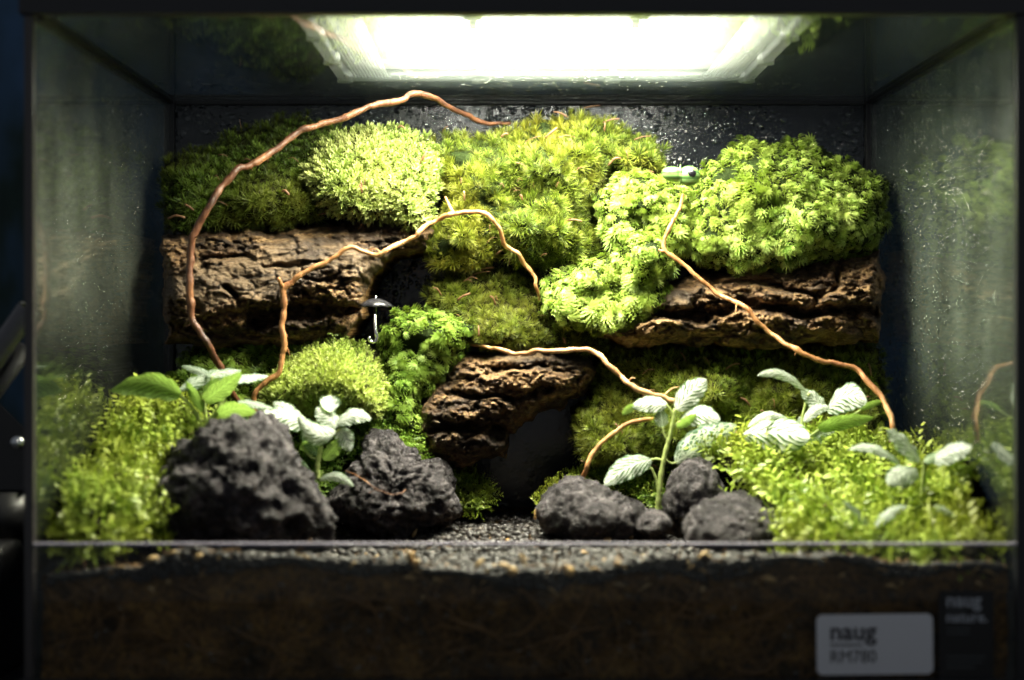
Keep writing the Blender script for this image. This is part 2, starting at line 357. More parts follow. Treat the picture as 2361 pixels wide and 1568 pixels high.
# ---------------------------------------------------------------- setting
def wall_mat():
    m = NT('dark_room_wall'); p = m.pos(); n = m.noise(m.n('ShaderNodeMapping', i_Vector=p, i_Scale=(1.2,1.2,0.5)).outputs[0], 0.9, 4)
    c = m.ramp(n, [(0.35, (0.006,0.01,0.012)), (0.5, (0.013,0.035,0.03)), (0.68, (0.045,0.11,0.22))])
    return m.done(m.n('ShaderNodeBsdfPrincipled', i_Base_Color=c, i_Roughness=0.8))
V, Fc = box(-12, 12, 9.0, 9.2, -0.1, 9); tag(wobj('wall', V, Fc, wall_mat(), smooth=False), kind='structure')
def table_mat():
    m = NT('dark_table'); n = m.noise(m.pos(), 20, 5); c = m.ramp(n, [(0.3, (0.012,0.013,0.015)), (0.7, (0.03,0.032,0.036))])
    return m.done(m.n('ShaderNodeBsdfPrincipled', i_Base_Color=c, i_Roughness=0.5))
V, Fc = box(-12, 12, -3, 8.9, -0.3, -0.02, 0.04); tag(wobj('table_top', V, Fc, table_mat(), smooth=False),
    'wide black table top that the terrarium and the lamp stand rest on', 'table', kind='structure')
# ---------------------------------------------------------------- terrarium
TX, TY, TZ = 2.25, 3.0, 3.18
tank = empty('glass_terrarium', (0, 1.5, 0)); tag(tank, 'black rimmed glass terrarium with misted side panes, open above a low front pane', 'terrarium')
def part(name, vf, mat, parent=tank, smooth=False, **k): return wobj(name, vf[0], vf[1], mat, parent, smooth=smooth, **k)
g = 0.04
part('glass_pane', box(-TX-g, -TX, 0, TY, 0.0, TZ), M['pane_left'])['label'] = 'misted left side pane'
part('glass_pane', box(TX, TX+g, 0, TY, 0.0, TZ), M['pane_right'])['label'] = 'misted right side pane'
part('glass_pane', box(-TX, TX, 0.0, TY, TZ, TZ+g), M['pane_roof'])['label'] = 'roof pane under the lamp'
part('glass_pane', box(-TX-g, TX+g, TY, TY+g, 0.0, TZ+g), M['back'])['label'] = 'dark back pane with droplets'
fz = CZ-(1258-745)*7.58/F
fp = part('glass_pane', box(-TX-g, TX+g, -0.03, -0.002, 0.0, fz), M['pane_front']); fp['label'] = 'low front pane'
part('pane_edge', box(-TX-g+.01, TX+g-.01, -0.032, 0.0, fz, fz+0.013, 0.004), M['glass_edge'], fp)
part('floor_pane', box(-TX, TX, 0.0, TY, -0.015, 0.03), M['rim'])
# silicone seams
for s in (-1, 1):
    part('silicone_seam', box(*sorted((s*TX, s*(TX-0.035))), TY-0.035, TY, 0.03, TZ, 0.008), M['silicone'])
    part('silicone_seam', box(*sorted((s*TX, s*(TX-0.03))), 0.02, TY-0.04, TZ-0.025, TZ, 0.008), M['silicone'])
part('silicone_seam', box(-TX+0.036, TX-0.036, TY-0.03, TY, TZ-0.03, TZ, 0.008), M['silicone'])
# rim
part('top_rim', box(-TX-0.07, TX+0.07, -0.06, 0.02, 3.165, 3.245, 0.012), M['rim'])
for s in (-1, 1):
    part('corner_trim', box(*sorted((s*(TX+0.006), s*(TX+0.05))), -0.034, 0.012, 0.0, 3.165, 0.006), principled('smoky_edge', (0.05,0.045,0.045), 0.3) if s < 0 else M['rim'])
    part('top_rim', box(*sorted((s*(TX+0.07), s*(TX+0.042))), 0.02, TY+0.05, 3.165, 3.245, 0.006), M['rim'])
part('bottom_rim', box(-TX-0.07, TX+0.07, -0.07, -0.035, -0.015, 0.12, 0.01), M['rim'])
# droplets on the panes
def droplets(name, fn, n, rmin, rmax, seed, flat=0.45, power=3.0, sub=2):
    r = np.random.default_rng(seed); v0, f0 = ico(sub); Vs, Fs = [], []
    for k in range(n):
        pos, ax = fn(r)
        rad = rmin+(rmax-rmin)*r.random()**power; s = np.array([rad*(0.8+0.4*r.random()), rad*(0.8+0.4*r.random()), rad*(0.85+0.35*r.random())]); s[ax] = rad*flat
        Vs.append(v0*s+pos); Fs.append(f0+len(v0)*k)
    o = wobj(name, np.concatenate(Vs), np.concatenate(Fs), M['drop'], tank); o['kind'] = 'stuff'; return o
def side_fn(sx):
    def fn(r):
        z = 1.0+2.15*r.random()**0.9; y = 0.25+(TY-0.3)*r.random()
        return np.array([sx*(TX-0.002), y, z]), 0
    return fn
droplets('water_droplets', side_fn(-1), 5200, 0.003, 0.014, 1, power=5, sub=1)
droplets('water_droplets', side_fn(1), 6200, 0.003, 0.019, 2, power=5, sub=1)
droplets('water_droplets', lambda r: (np.array([(r.random()*2-1)*(TX-0.06), TY-0.002, 2.5+0.66*r.random()]), 1), 1500, 0.005, 0.026, 3, power=3.5)
droplets('water_droplets', lambda r: (np.array([-1.0+1.2*r.random(), TY-0.002, 1.2+1.2*r.random()]), 1), 350, 0.004, 0.014, 4)
droplets('water_droplets', lambda r: (np.array([(r.random()*2-1)*(TX-0.06), 1.9+1.05*r.random(), TZ-0.002]), 2), 700, 0.005, 0.018, 5)
droplets('water_droplets', lambda r: (np.array([(r.random()*2-1)*(TX-0.06), 0.001, 0.1+0.55*r.random()]), 1), 420, 0.004, 0.014, 6, power=2)
# stickers
def rrect(cx, cz, w, h, r, y0, y1, rot=0.0):
    pts = []
    for qx, qz, a0 in ((1,1,0),(-1,1,90),(-1,-1,180),(1,-1,270)):
        for k in range(7):
            a = math.radians(a0+15*k); pts.append((qx*(w/2-r)+r*math.cos(a), qz*(h/2-r)+r*math.sin(a)))
    n = len(pts); c, s = math.cos(rot), math.sin(rot)
    V = [(cx+x*c-z*s, y, cz+x*s+z*c) for y in (y0, y1) for x, z in pts]
    return np.array(V), [tuple(range(n)), tuple(range(2*n-1, n-1, -1))]+[(k, n+k, n+(k+1)%n, (k+1)%n) for k in range(n)]
def text(body, px, py, size_px, parent, mat, D=7.565, bold=0.0, sx=1.0, rot=0.0):
    cu = bpy.data.curves.new('lettering', 'FONT'); cu.body = body; cu.size = size_px*D/F; cu.extrude = 0.0008; cu.offset = bold*D/F
    cu.resolution_u = 4; cu.materials.append(mat)
    o = bpy.data.objects.new('lettering', cu); COL.objects.link(o); o.parent = parent
    me = bpy.data.meshes.new_from_object(o.evaluated_get(bpy.context.evaluated_depsgraph_get())); bpy.data.objects.remove(o)
    o = link('lettering', me, parent); p = PV(px, py, D); o.location = p-Vector(parent['_org']); o.rotation_euler = (math.radians(90), -rot, 0); o.scale = (sx, 1, 1); return o
ink = principled('grey_ink', (0.055,0.055,0.065), 0.6); ink2 = principled('light_ink', (0.42,0.45,0.5), 0.6); ink3 = principled('dim_ink', (0.09,0.1,0.11), 0.6)
white = principled('white_sticker', (0.78,0.79,0.84), 0.45)
D0 = 7.566
def px_rect(x0, y0, x1, y1, r, D, th, rot=0.0):
    a, b = P(x0, y0, D), P(x1, y1, D); return rrect((a[0]+b[0])/2, (a[2]+b[2])/2, b[0]-a[0], a[2]-b[2], r*D/F, a[1]-th/2, a[1]+th/2, rot)
st = part('price_sticker', px_rect(1882, 1416, 2150, 1555, 14, D0, 0.003, 0.012), white)
text('naug', 1912, 1475, 58, st, ink, D0-0.0035, 1.3, 1.0, 0.012); text('RM780', 1912, 1528, 41, st, ink, D0-0.0035, 0.0, 0.92, 0.012)
marks = join([px_rect(1914+k*7.5, 1484, 1914+k*7.5+5, 1490, 0.5, D0-0.0035, 0.001) for k in range(10)])
part('small_print', marks, ink, st)['kind'] = 'stuff'
bs = part('dark_sticker', px_rect(2163, 1362, 2290, 1600, 2, D0, 0.003), principled('dark_sticker', (0.008,0.008,0.009), 0.4))
text('naug', 2180, 1398, 44, bs, ink2, D0-0.0035, 0.8); text('nature.', 2180, 1434, 34, bs, ink2, D0-0.0035, 0.5)
marks = join([px_rect(2182+k*6, y, 2182+k*6+4, y+4, 0.4, D0-0.0035, 0.001) for y, n in ((1406, 7), (1447, 9), (1458, 9), (1512, 15), (1524, 14), (1536, 11)) for k in range(n)])
part('small_print', marks, ink3, bs)['kind'] = 'stuff'
# ---------------------------------------------------------------- flood lamp on the roof
lx0, lx1, ly0, ly1, lz = 0.155-1.27, 0.155+1.27, 0.33, 2.55, 3.235
lamp = empty('flood_lamp', (0.155, 1.45, TZ+g)); tag(lamp, 'bright white LED flood lamp with clear ribbed cover lying on the roof pane', 'lamp')
def lpart(name, vf, mat, parent=lamp, **k): return wobj(name, vf[0], vf[1], mat, parent, smooth=False, **k)
hs = lpart('housing', join([box(lx0+0.05, lx1-0.05, ly0+0.05, ly1-0.05, 3.40, 3.47, 0.01), box(lx0+0.05, lx0+0.12, ly0+0.05, ly1-0.05, 3.30, 3.40),
      box(lx1-0.12, lx1-0.05, ly0+0.05, ly1-0.05, 3.30, 3.40), box(lx0+0.12, lx1-0.12, ly0+0.05, ly0+0.1, 3.30, 3.40), box(lx0+0.12, lx1-0.12, ly1-0.1, ly1-0.05, 3.30, 3.40)]), M['housing'])
lpart('led_board', box(lx0+0.38, lx1-0.38, ly0+0.28, ly1-0.42, 3.386, 3.396), M['led_panel'])
cf0 = None
vf = join([box(-0.035, 0.035, -0.035, 0.035, -0.012, 0.0)]); chip = make_mesh('led_chip', vf[0], vf[1], M['led_chip'], smooth=False)
for i in range(10):
    for j in range(5):
        o = link('led_chip', chip, lamp, Vector((lx0+0.42+i*0.19, ly0+0.4+j*0.38, 3.386))-Vector(lamp['_org']))
# clear cover: thin plate, ribs round the border, frame, clips, screws
cover = lpart('cover_plate', box(lx0+0.06, lx1-0.06, ly0+0.06, ly1-0.06, 3.262, 3.27), M['lens'])
ribs = []
for k in range(11):
    x = lx0+0.1+k*0.02
    ribs.append(box(x, x+0.009, ly0+0.08, ly1-0.08, 3.248, 3.2615)); x = lx1-0.1-k*0.02; ribs.append(box(x-0.009, x, ly0+0.08, ly1-0.08, 3.248, 3.2615))
for k in range(6):
    y = ly1-0.09-k*0.022; ribs.append(box(lx0+0.33, lx1-0.33, y-0.009, y, 3.248, 3.2615)); y = ly0+0.09+k*0.022; ribs.append(box(lx0+0.33, lx1-0.33, y, y+0.009, 3.248, 3.2615))
r_ = lpart('rib', join(ribs), M['lens_rib'], cover); r_['kind'] = 'stuff'
lpart('cover_frame', join([box(lx0, lx0+0.06, ly0, ly1, 3.235, 3.30, 0.008), box(lx1-0.06, lx1, ly0, ly1, 3.235, 3.30, 0.008),
      box(lx0+0.06, lx1-0.06, ly0, ly0+0.06, 3.237, 3.30, 0.008), box(lx0+0.06, lx1-0.06, ly1-0.06, ly1, 3.237, 3.30, 0.008)]), M['lens_frame'])
for x, y in [(lx0+0.04, ly0+0.05), (lx1-0.04, ly0+0.05), (lx0+0.04, ly1-0.05), (lx1-0.04, ly1-0.05), (lx0+0.035, 1.0), (lx0+0.035, 1.8), (lx1-0.035, 1.0), (lx1-0.035, 1.8)]:
    o = lpart('corner_boss', join([cyl((x, y, 3.224), (x, y, 3.31), 0.05, 0.045, 16), cyl((x, y, 3.2215), (x, y, 3.226), 0.026, 0.026, 12)]), M['lens_frame'])
for x in (-0.25, 0.56):
    for y in (ly0+0.07, ly1-0.06):
        lpart('clip', join([box(x-0.05, x+0.05, y-0.05, y+0.05, 3.222, 3.25, 0.008), box(x-0.02, x+0.02, y-0.09, y+0.07, 3.25, 3.31, 0.006)]), M['lens_frame'])
for y in (0.75,):
    for x in (-0.25, 0.56): lpart('screw', cyl((x, y-0.08, 3.226), (x, y-0.08, 3.262), 0.03, 0.03, 14), M['chrome'])
# ---------------------------------------------------------------- patch builder
def inside(px, py, poly):
    r = np.zeros(len(px), bool); n = len(poly)
    for i in range(n):
        x0, y0 = poly[i]; x1, y1 = poly[(i+1)%n]
        c = ((y0 > py) != (y1 > py)) & (px < (x1-x0)*(py-y0)/(y1-y0+1e-9)+x0); r ^= c
    return r
def edist(px, py, poly, ax=1.0):
    d = np.full(len(px), 1e9); n = len(poly)
    for i in range(n):
        a = np.array(poly[i], float)*[ax, 1]; b = np.array(poly[(i+1)%n], float)*[ax, 1]; ab = b-a
        qx, qy = px*ax, py
        t = np.clip(((qx-a[0])*ab[0]+(qy-a[1])*ab[1])/(ab.dot(ab)+1e-9), 0, 1)
        d = np.minimum(d, np.hypot(qx-a[0]-t*ab[0], qy-a[1]-t*ab[1]))
    return d
class Patch:
    """a solid lump whose front is a bulging relief: outline (2360-px units), edge depth, bulge towards the camera"""
    def __init__(s, poly, dtop, dbot, bulge, R, ax=1.0, lump=0.06, seed=0, extra=None, wob=6, cap=None):
        s.poly, s.dtop, s.dbot, s.bulge, s.R, s.ax, s.lump, s.seed, s.extra, s.wob, s.cap = poly, dtop, dbot, bulge, R, ax, lump, seed, extra, wob, cap
        a = np.array(poly); s.x0, s.y0 = a.min(0); s.x1, s.y1 = a.max(0)
    def warp(s, px, py):
        q = np.stack([px/38., py/38., 0*px+s.seed], -1)
        return px+s.wob*fbm(q, 3, s.seed), py+s.wob*fbm(q+31.7, 3, s.seed)
    def D(s, px, py):
        wx, wy = s.warp(px, py); t = np.clip(edist(wx, wy, s.poly, s.ax)/s.R, 0, 1); t = np.where(inside(wx, wy, s.poly), t, 0)
        base = s.dtop+(s.dbot-s.dtop)*np.clip((py-s.y0)/(s.y1-s.y0), 0, 1)
        q = np.stack([px/75., py/75., 0*px+s.seed*3], -1)
        d = base-s.bulge*np.sqrt(1-(1-t)**2)-s.lump*fbm(q, 3, s.seed+5)*t
        if s.extra: d = d+s.extra(px, py, t)
        if s.cap: d = s.cap(px, py, d)
        return d
    def W(s, px, py): return PN(px, py, s.D(px, py))
    def solid(s, step, back):
        gx = np.arange(s.x0-10, s.x1+10, step); gy = np.arange(s.y0-10, s.y1+10, step); nx, ny = len(gx), len(gy)
        X, Y = np.meshgrid(gx, gy); X, Y = X.ravel(), Y.ravel()
        wx, wy = s.warp(X, Y); m = inside(wx, wy, s.poly).reshape(ny, nx)
        D = s.D(X, Y); Wf = PN(X, Y, D); k = np.clip((back+0*X)/1.0, D+0.02, None)
        # the back stands straight behind the front, so the lump has real depth
        Wb = Wf.copy(); Wb[:,1] = k+CY
        q = m[:-1,:-1] & m[1:,:-1] & m[:-1,1:] & m[1:,1:]
        idx = np.arange(nx*ny).reshape(ny, nx); j, i = np.nonzero(q)
        a, b, c, d = idx[j,i], idx[j,i+1], idx[j+1,i+1], idx[j+1,i]
        front = np.stack([a, d, c, b], -1); N = nx*ny; backf = np.stack([a, b, c, d], -1)+N
        sides = []
        qp = np.pad(q, 1)
        for dj, di, e0, e1 in ((-1,0,(0,0),(0,1)), (1,0,(1,1),(1,0)), (0,-1,(1,0),(0,0)), (0,1,(0,1),(1,1))):
            e = q & ~qp[1+dj:1+dj+q.shape[0], 1+di:1+di+q.shape[1]]
            jj, ii = np.nonzero(e); v0 = idx[jj+e0[0], ii+e0[1]]; v1 = idx[jj+e1[0], ii+e1[1]]
            sides.append(np.stack([v0, v1, v1+N, v0+N], -1))
        side = np.concatenate(sides)
        Fall = np.concatenate([front, backf, side]); used = np.unique(Fall); mp = -np.ones(2*N, int); mp[used] = np.arange(len(used))
        V = np.concatenate([Wf, Wb])[used]; return V, mp[Fall], (len(front), len(backf), len(side)), X[used % N], Y[used % N], used < N
    def samples(s, sp, seed=0, out=4):
        r = np.random.default_rng(seed+s.seed); gx = np.arange(s.x0-out, s.x1+out, float(sp)); gy = np.arange(s.y0-out, s.y1+out, sp*0.87)
        X, Y = np.meshgrid(gx, gy); X = X.astype(float); X[1::2] += sp/2; X, Y = X.ravel(), Y.ravel()
        X = X+(r.random(len(X))-.5)*sp*0.9; Y = Y+(r.random(len(Y))-.5)*sp*0.9
        wx, wy = s.warp(X, Y); k = inside(wx, wy, s.poly); X, Y = X[k], Y[k]
        W = s.W(X, Y); e = 5.0; a = s.W(X+e, Y)-s.W(X-e, Y); b = s.W(X, Y+e)-s.W(X, Y-e)
        n = np.cross(a, b); n = np.where(n[:,1:2] > 0, -n, n); n /= np.linalg.norm(n, axis=1)[:,None]+1e-9
        return X, Y, W, n
# ---------------------------------------------------------------- moss shoots
def leaf_strip(L, w, ang, curl, spin, z0, segs=3, drift=(0, 0, 0)):
    """a pointed leaf leaving the stem at height z0, ang from the axis, curling by curl"""
    pts = []; a = ang; p = np.array([0.0, z0]); V = []; T = []
    prof = [0.6, 1.0, 0.95, 0.75, 0.0] if segs == 4 else ([0.5, 1.0, 0.6, 0.0] if segs == 3 else [0.7, 1.0, 0.0])
    for k in range(segs+1):
        pts.append(p.copy()); T.append(k/segs); p = p+np.array([math.sin(a), math.cos(a)])*L/segs; a += curl/segs
    cs, sn = math.cos(spin), math.sin(spin); side = np.array([-sn, cs, 0])
    idx = []
    tt = []
    for k, q in enumerate(pts):
        c = np.array([q[0]*cs, q[0]*sn, q[1]])+np.array(drift)*T[k]**2
        if k == segs: idx.append((len(V),)); V.append(c); tt.append(1.0)
        else:
            idx.append((len(V), len(V)+1)); V += [c-side*w*prof[k]/2, c+side*w*prof[k]/2]; tt += [T[k]]*2
    Fc = []
    for k in range(segs):
        a_, b_ = idx[k], idx[k+1]
        if len(b_) == 1: Fc.append((a_[0], a_[1], b_[0]))
        else: Fc += [(a_[0], a_[1], b_[1]), (a_[0], b_[1], b_[0])]
    return V, Fc, tt
def shoot(kind, r):
    V, Fc, tp = [], [], []
    def add(*a, **k):
        v, f, t = leaf_strip(*a, **k); n = len(V); V.extend(v); Fc.extend([tuple(i+n for i in q) for q in f]); tp.extend(t)
    if kind == 'star':          # whorls of needle leaves round a short stem
        for ring, (n, ang, z, L) in enumerate(((10, 1.45, -0.25, 0.8), (12, 1.1, -0.05, 0.95), (11, 0.72, 0.1, 0.9), (8, 0.3, 0.16, 0.7))):
            for k in range(n): add(L*(0.8+0.4*r.random()), 0.06, ang+0.4*(r.random()-.5), 0.35*(r.random()), 2*math.pi*(k+r.random()*0.7)/n, z, segs=3)
    elif kind == 'plume':       # broad curled comb-like leaves in a fan
        dx = 0.25+0.3*r.random()
        for ring, (n, ang, z, L) in enumerate(((9, 1.35, -0.55, 0.75), (10, 1.1, -0.25, 0.9), (10, 0.85, 0.0, 0.95), (9, 0.55, 0.2, 0.8), (6, 0.25, 0.3, 0.55))):
            for k in range(n): add(L*(0.9+0.2*r.random()), 0.17, ang-0.5, 1.45+0.3*r.random(), 2*math.pi*(k+0.5*(ring%2)+r.random()*0.25)/n, z, segs=4, drift=(dx*L, 0, -0.15))
    elif kind == 'fine':        # short dense cushion shoot
        for ring, (n, ang, z, L) in enumerate(((6, 1.2, 0.0, 0.6), (6, 0.8, 0.25, 0.7), (5, 0.35, 0.45, 0.7))):
            for k in range(n): add(L*(0.8+0.4*r.random()), 0.2, ang, -0.3*r.random(), 2*math.pi*(k+r.random()*0.6)/n, z, segs=2)
    elif kind == 'fern':        # creeping feathery branch with blunt little leaves
        for b in range(5):
            sp = 2*math.pi*b/5+r.random(); tilt = 0.5+0.9*r.random()
            for k in range(9):
                t = k/8; v, f, t2 = leaf_strip(0.44*(1-0.5*t), 0.12, 0.9, 0.4, (k%2)*math.pi+0.6*(r.random()-.5), 0.0, segs=2)
                Rm = np.array(Matrix.Rotation(sp, 3, 'Z') @ Matrix.Rotation(tilt*(0.6+0.5*t), 3, 'Y'))
                cen = Rm @ np.array([0, 0, t*1.05]); n = len(V)
                V.extend([Rm @ np.array(q)+cen for q in v]); Fc.extend([tuple(i+n for i in q) for q in f]); tp.extend([0.35+0.65*t*(0.5+0.5*x) for x in t2])
    return np.array(V), Fc, np.array(tp)
VAR = {k: [shoot(k, np.random.default_rng(100+i)) for i in range(5)] for k in ('star', 'plume', 'fine', 'fern')}
def axis_mats(ax, spin, s):
    ax = ax/np.linalg.norm(ax, axis=1)[:,None]; ref = np.where(np.abs(ax[:,2:3]) > 0.9, [[1.,0,0]], [[0,0,1.]])
    u = np.cross(ref, ax); u /= np.linalg.norm(u, axis=1)[:,None]; v = np.cross(ax, u)
    c, sn = np.cos(spin)[:,None], np.sin(spin)[:,None]; u2 = u*c+v*sn; v2 = -u*sn+v*c
    return np.stack([u2, v2, ax], -1)*s[:,None,None]
def moss(patch, kind, mat, spacing, size, name, label, back=10.6, step=7, up=0.5, jit=0.45, var_=0.7, indiv=0, base='peat', cat='moss', seed=0, tufts=1.0, stand=0.0, litter=0):
    V, Fc, cnt, bx, by, fr = patch.solid(step, back)
    root = wobj(name, V, Fc, M[base]); tag(root, label, cat)
    X, Y, W, n = patch.samples(spacing, seed); N = len(X); r = np.random.default_rng(900+seed+patch.seed)
    keep = noise(np.stack([X/30., Y/30., 0*X+5], -1), 77) < tufts; X, Y, W, n = X[keep], Y[keep], W[keep], n[keep]; N = len(X)
    ax = n+np.array([0, 0, up])+jit*(r.random((N, 3))*2-1); ax /= np.linalg.norm(ax, axis=1)[:,None]
    sz = size*(1-var_/2+var_*r.random(N))*(1+0.22*noise(np.stack([X/45., Y/45., 0*X], -1), 21)); W = W+ax*(sz*stand)[:,None]
    W[:,0] = np.clip(W[:,0], -TX+0.7*sz, TX-0.7*sz); W[:,1] = np.clip(W[:,1], 1.25*sz, TY-0.3*sz)
    R = axis_mats(ax, r.random(N)*6.283, sz)
    var = r.integers(0, 5, N); tint = r.random(N)
    order = np.argsort(-sz*(1.0+0.0*W[:,1])); org = np.array(root['_org'])
    ind = order[:indiv]; rest = order[indiv:]
    if indiv:
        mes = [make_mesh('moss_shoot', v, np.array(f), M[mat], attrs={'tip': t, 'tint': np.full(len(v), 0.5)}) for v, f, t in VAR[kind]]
        for i in ind:
            o = link('shoot', mes[var[i]], root); m4 = np.eye(4); m4[:3,:3] = R[i]; m4[:3,3] = W[i]-org; o.matrix_local = Matrix(m4.tolist())
    if len(rest):
        Vs, Fs, tp, tn, off = [], [], [], [], 0
        for k in range(5):
            idx = rest[var[rest] == k]
            if not len(idx): continue
            v, f, t = VAR[kind][k]; f = np.array(f)
            A = np.einsum('nij,vj->nvi', R[idx], v)+W[idx][:,None,:]
            Vs.append(A.reshape(-1, 3)); Fs.append((f[None]+(np.arange(len(idx))*len(v))[:,None,None]).reshape(-1, 3)+off)
            off += len(idx)*len(v); tp.append(np.tile(t, len(idx))); tn.append(np.repeat(tint[idx], len(v)))
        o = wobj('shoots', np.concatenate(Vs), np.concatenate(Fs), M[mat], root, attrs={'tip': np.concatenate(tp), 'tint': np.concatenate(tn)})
        o['kind'] = 'stuff'
    if litter:
        r = np.random.default_rng(seed+3000); ps = []
        for i in r.integers(0, N, litter):
            c = W[i]+n[i]*0.05; a = r.random()*6.28; L = 0.03+0.08*r.random(); dv = np.array([math.cos(a), -0.3*r.random(), math.sin(a)*0.7])
            ps.append(tube(catmull([c-dv*L/2, c+np.array([0, -0.01, 0.02*r.random()]), c+dv*L/2], 3), 0.002+0.006*r.random()**2, 5))
        o = wobj('litter', *join(ps), M['litter'], root); o['kind'] = 'stuff'
    return root
# ---------------------------------------------------------------- bark
def grooves(lines):
    def fn(px, py):
        tot = 0
        for pts, w, dep in lines:
            q = np.full(len(px), 1e9)
            for a, b in zip(pts[:-1], pts[1:]):
                a = np.array(a, float); b = np.array(b, float); ab = b-a
                t = np.clip(((px-a[0])*ab[0]+(py-a[1])*ab[1])/ab.dot(ab), 0, 1); q = np.minimum(q, np.hypot(px-a[0]-t*ab[0], py-a[1]-t*ab[1]))
            tot = np.maximum(tot, dep*np.exp(-(q/w)**2))
        return tot
    return fn
def bark(poly, dtop, dbot, bulge, R, label, gr, crusts, seed, step=2.6, ax=3.0, back=10.57, wb=11):
    G = grooves(gr)
    def crust(px, py):
        c = 0*px
        for (x, y, rx, ry) in crusts:
            wx, wy = px+18*noise(np.stack([px/50, py/50, 0*px], -1), 3), py+12*noise(np.stack([px/40, py/40, 0*px+4], -1), 4)
            c = np.maximum(c, np.clip(2.2*(1-np.hypot((wx-x)/rx, (wy-y)/ry)), 0, 1))
        return c
    def parts_(px, py):
        wx = px+14*fbm(np.stack([px/60, py/30, 0*px+seed], -1), 3, 8); wy = py+10*fbm(np.stack([px/60, py/30, 0*px+seed+9], -1), 3, 9)
        cr = crust(px, py)
        q = np.stack([wx/70., wy/34., 0*px+seed], -1); f1, f2, cid = vor(q, seed); plate = np.clip((f2-f1)/0.12, 0, 1)
        q2 = np.stack([wx/24., wy/14., 0*px+seed*2], -1); g1, g2, cid2 = vor(q2, seed+3); chip = np.clip((g2-g1)/0.16, 0, 1)
        crack = (1-plate)*np.clip(0.5+1.4*fbm(np.stack([px/60, py/40, 0*px], -1), 2, seed+7), 0, 1)
        sm = 1-0.85*cr
        big = fbm(np.stack([wx/55, wy/30, 0*px], -1), 3, seed+2, 0.55); rough = fbm(np.stack([px/11, py/7, 0*px], -1), 4, seed+4, 0.65)
        strat = 1-np.abs(fbm(np.stack([wx/90, wy/13, 0*px], -1), 2, seed+6, 0.6))
        d = 0.06*crack*(1-0.7*cr)+0.03*(1-chip)*sm*np.clip(big+0.6, 0, 1)-0.05*(cid-.5)*(1-.4*cr)-0.035*(cid2-.5)*sm-0.05*big*(1-0.55*cr)-0.034*rough*sm-0.006*rough-0.03*(strat-.6)*sm-0.03*cr
        g_ = G(wx, wy)
        return d+g_, np.clip(np.clip(crack-0.3, 0, 1)*1.3, 0, 0.8), cr
    p = Patch(poly, dtop, dbot, bulge, R, ax, 0.02, seed, extra=lambda px, py, t: parts_(px, py)[0]*np.clip(t*2.5, 0, 1), wob=wb)
    V, Fc, cnt, bx, by, fr = p.solid(step, back)
    d, rel, cr = parts_(bx, by)
    o = wobj('cork_bark', V, Fc, M['bark'], attrs={'relief': rel*fr, 'crust': cr*fr}); o.data.materials.append(M['cork'])
    mi = np.zeros(len(Fc), np.int32); mi[cnt[0]:] = 1; o.data.polygons.foreach_set('material_index', mi)
    return tag(o, label, 'bark', 'cork bark slabs on the back wall'), p
bark([(372,540),(480,532),(600,522),(640,530),(740,512),(840,512),(960,500),(1000,520),(975,575),(905,592),(868,640),(840,680),(835,730),(800,775),(740,800),(600,805),(480,800),(380,790)],
     10.05, 9.78, 0.5, 110, 'widest cork bark slab, pale grey crust, left wall side above the dark gap', [
     ([(590,738),(680,715),(770,712),(830,722)], 15, 0.3), ([(400,745),(480,770),(600,770)], 9, 0.15), ([(528,665),(532,675)], 7, 0.16),
     ([(700,640),(760,655),(830,648)], 4, 0.08), ([(610,612),(690,603),(730,596)], 4, 0.07), ([(420,610),(520,600),(590,590)], 6, 0.08)],
     [(560,640,190,62), (720,592,190,46), (860,620,100,44), (470,665,100,50)], 11)
bark([(985,900),(1010,862),(1065,820),(1150,798),(1240,792),(1340,815),(1372,850),(1350,905),(1300,940),(1232,965),(1190,985),(1172,1000),(1182,1030),(1160,1062),(1060,1072),(975,1062),(965,1000),(975,950)],
     10.0, 9.7, 0.55, 105, 'dark knobbly cork bark chunk in the middle, above the gravel gap', [
     ([(1050,900),(1110,912),(1190,915),(1260,890)], 9, 0.16), ([(980,985),(1080,982),(1180,1000)], 11, 0.26), ([(1130,850),(1250,845),(1330,870)], 7, 0.1)],
     [(1200,830,60,12)], 23, ax=1.5)
bark([(1400,690),(1480,675),(1560,640),(1700,625),(1850,610),(2025,575),(2040,640),(2035,700),(2030,790),(1900,795),(1750,800),(1600,795),(1450,800),(1390,780)],
     10.0, 9.74, 0.48, 120, 'long red brown cork bark slab under the big bright moss mound on the right', [
     ([(1420,742),(1530,722),(1640,728),(1700,700),(1850,722),(2035,720)], 13, 0.26), ([(1560,650),(1650,665),(1750,640),(1880,690)], 8, 0.16),
     ([(1930,600),(1920,660),(1880,700)], 9, 0.14), ([(1640,770),(1750,785),(1760,760)], 6, 0.1)], [(1560,690,60,22)], 37)
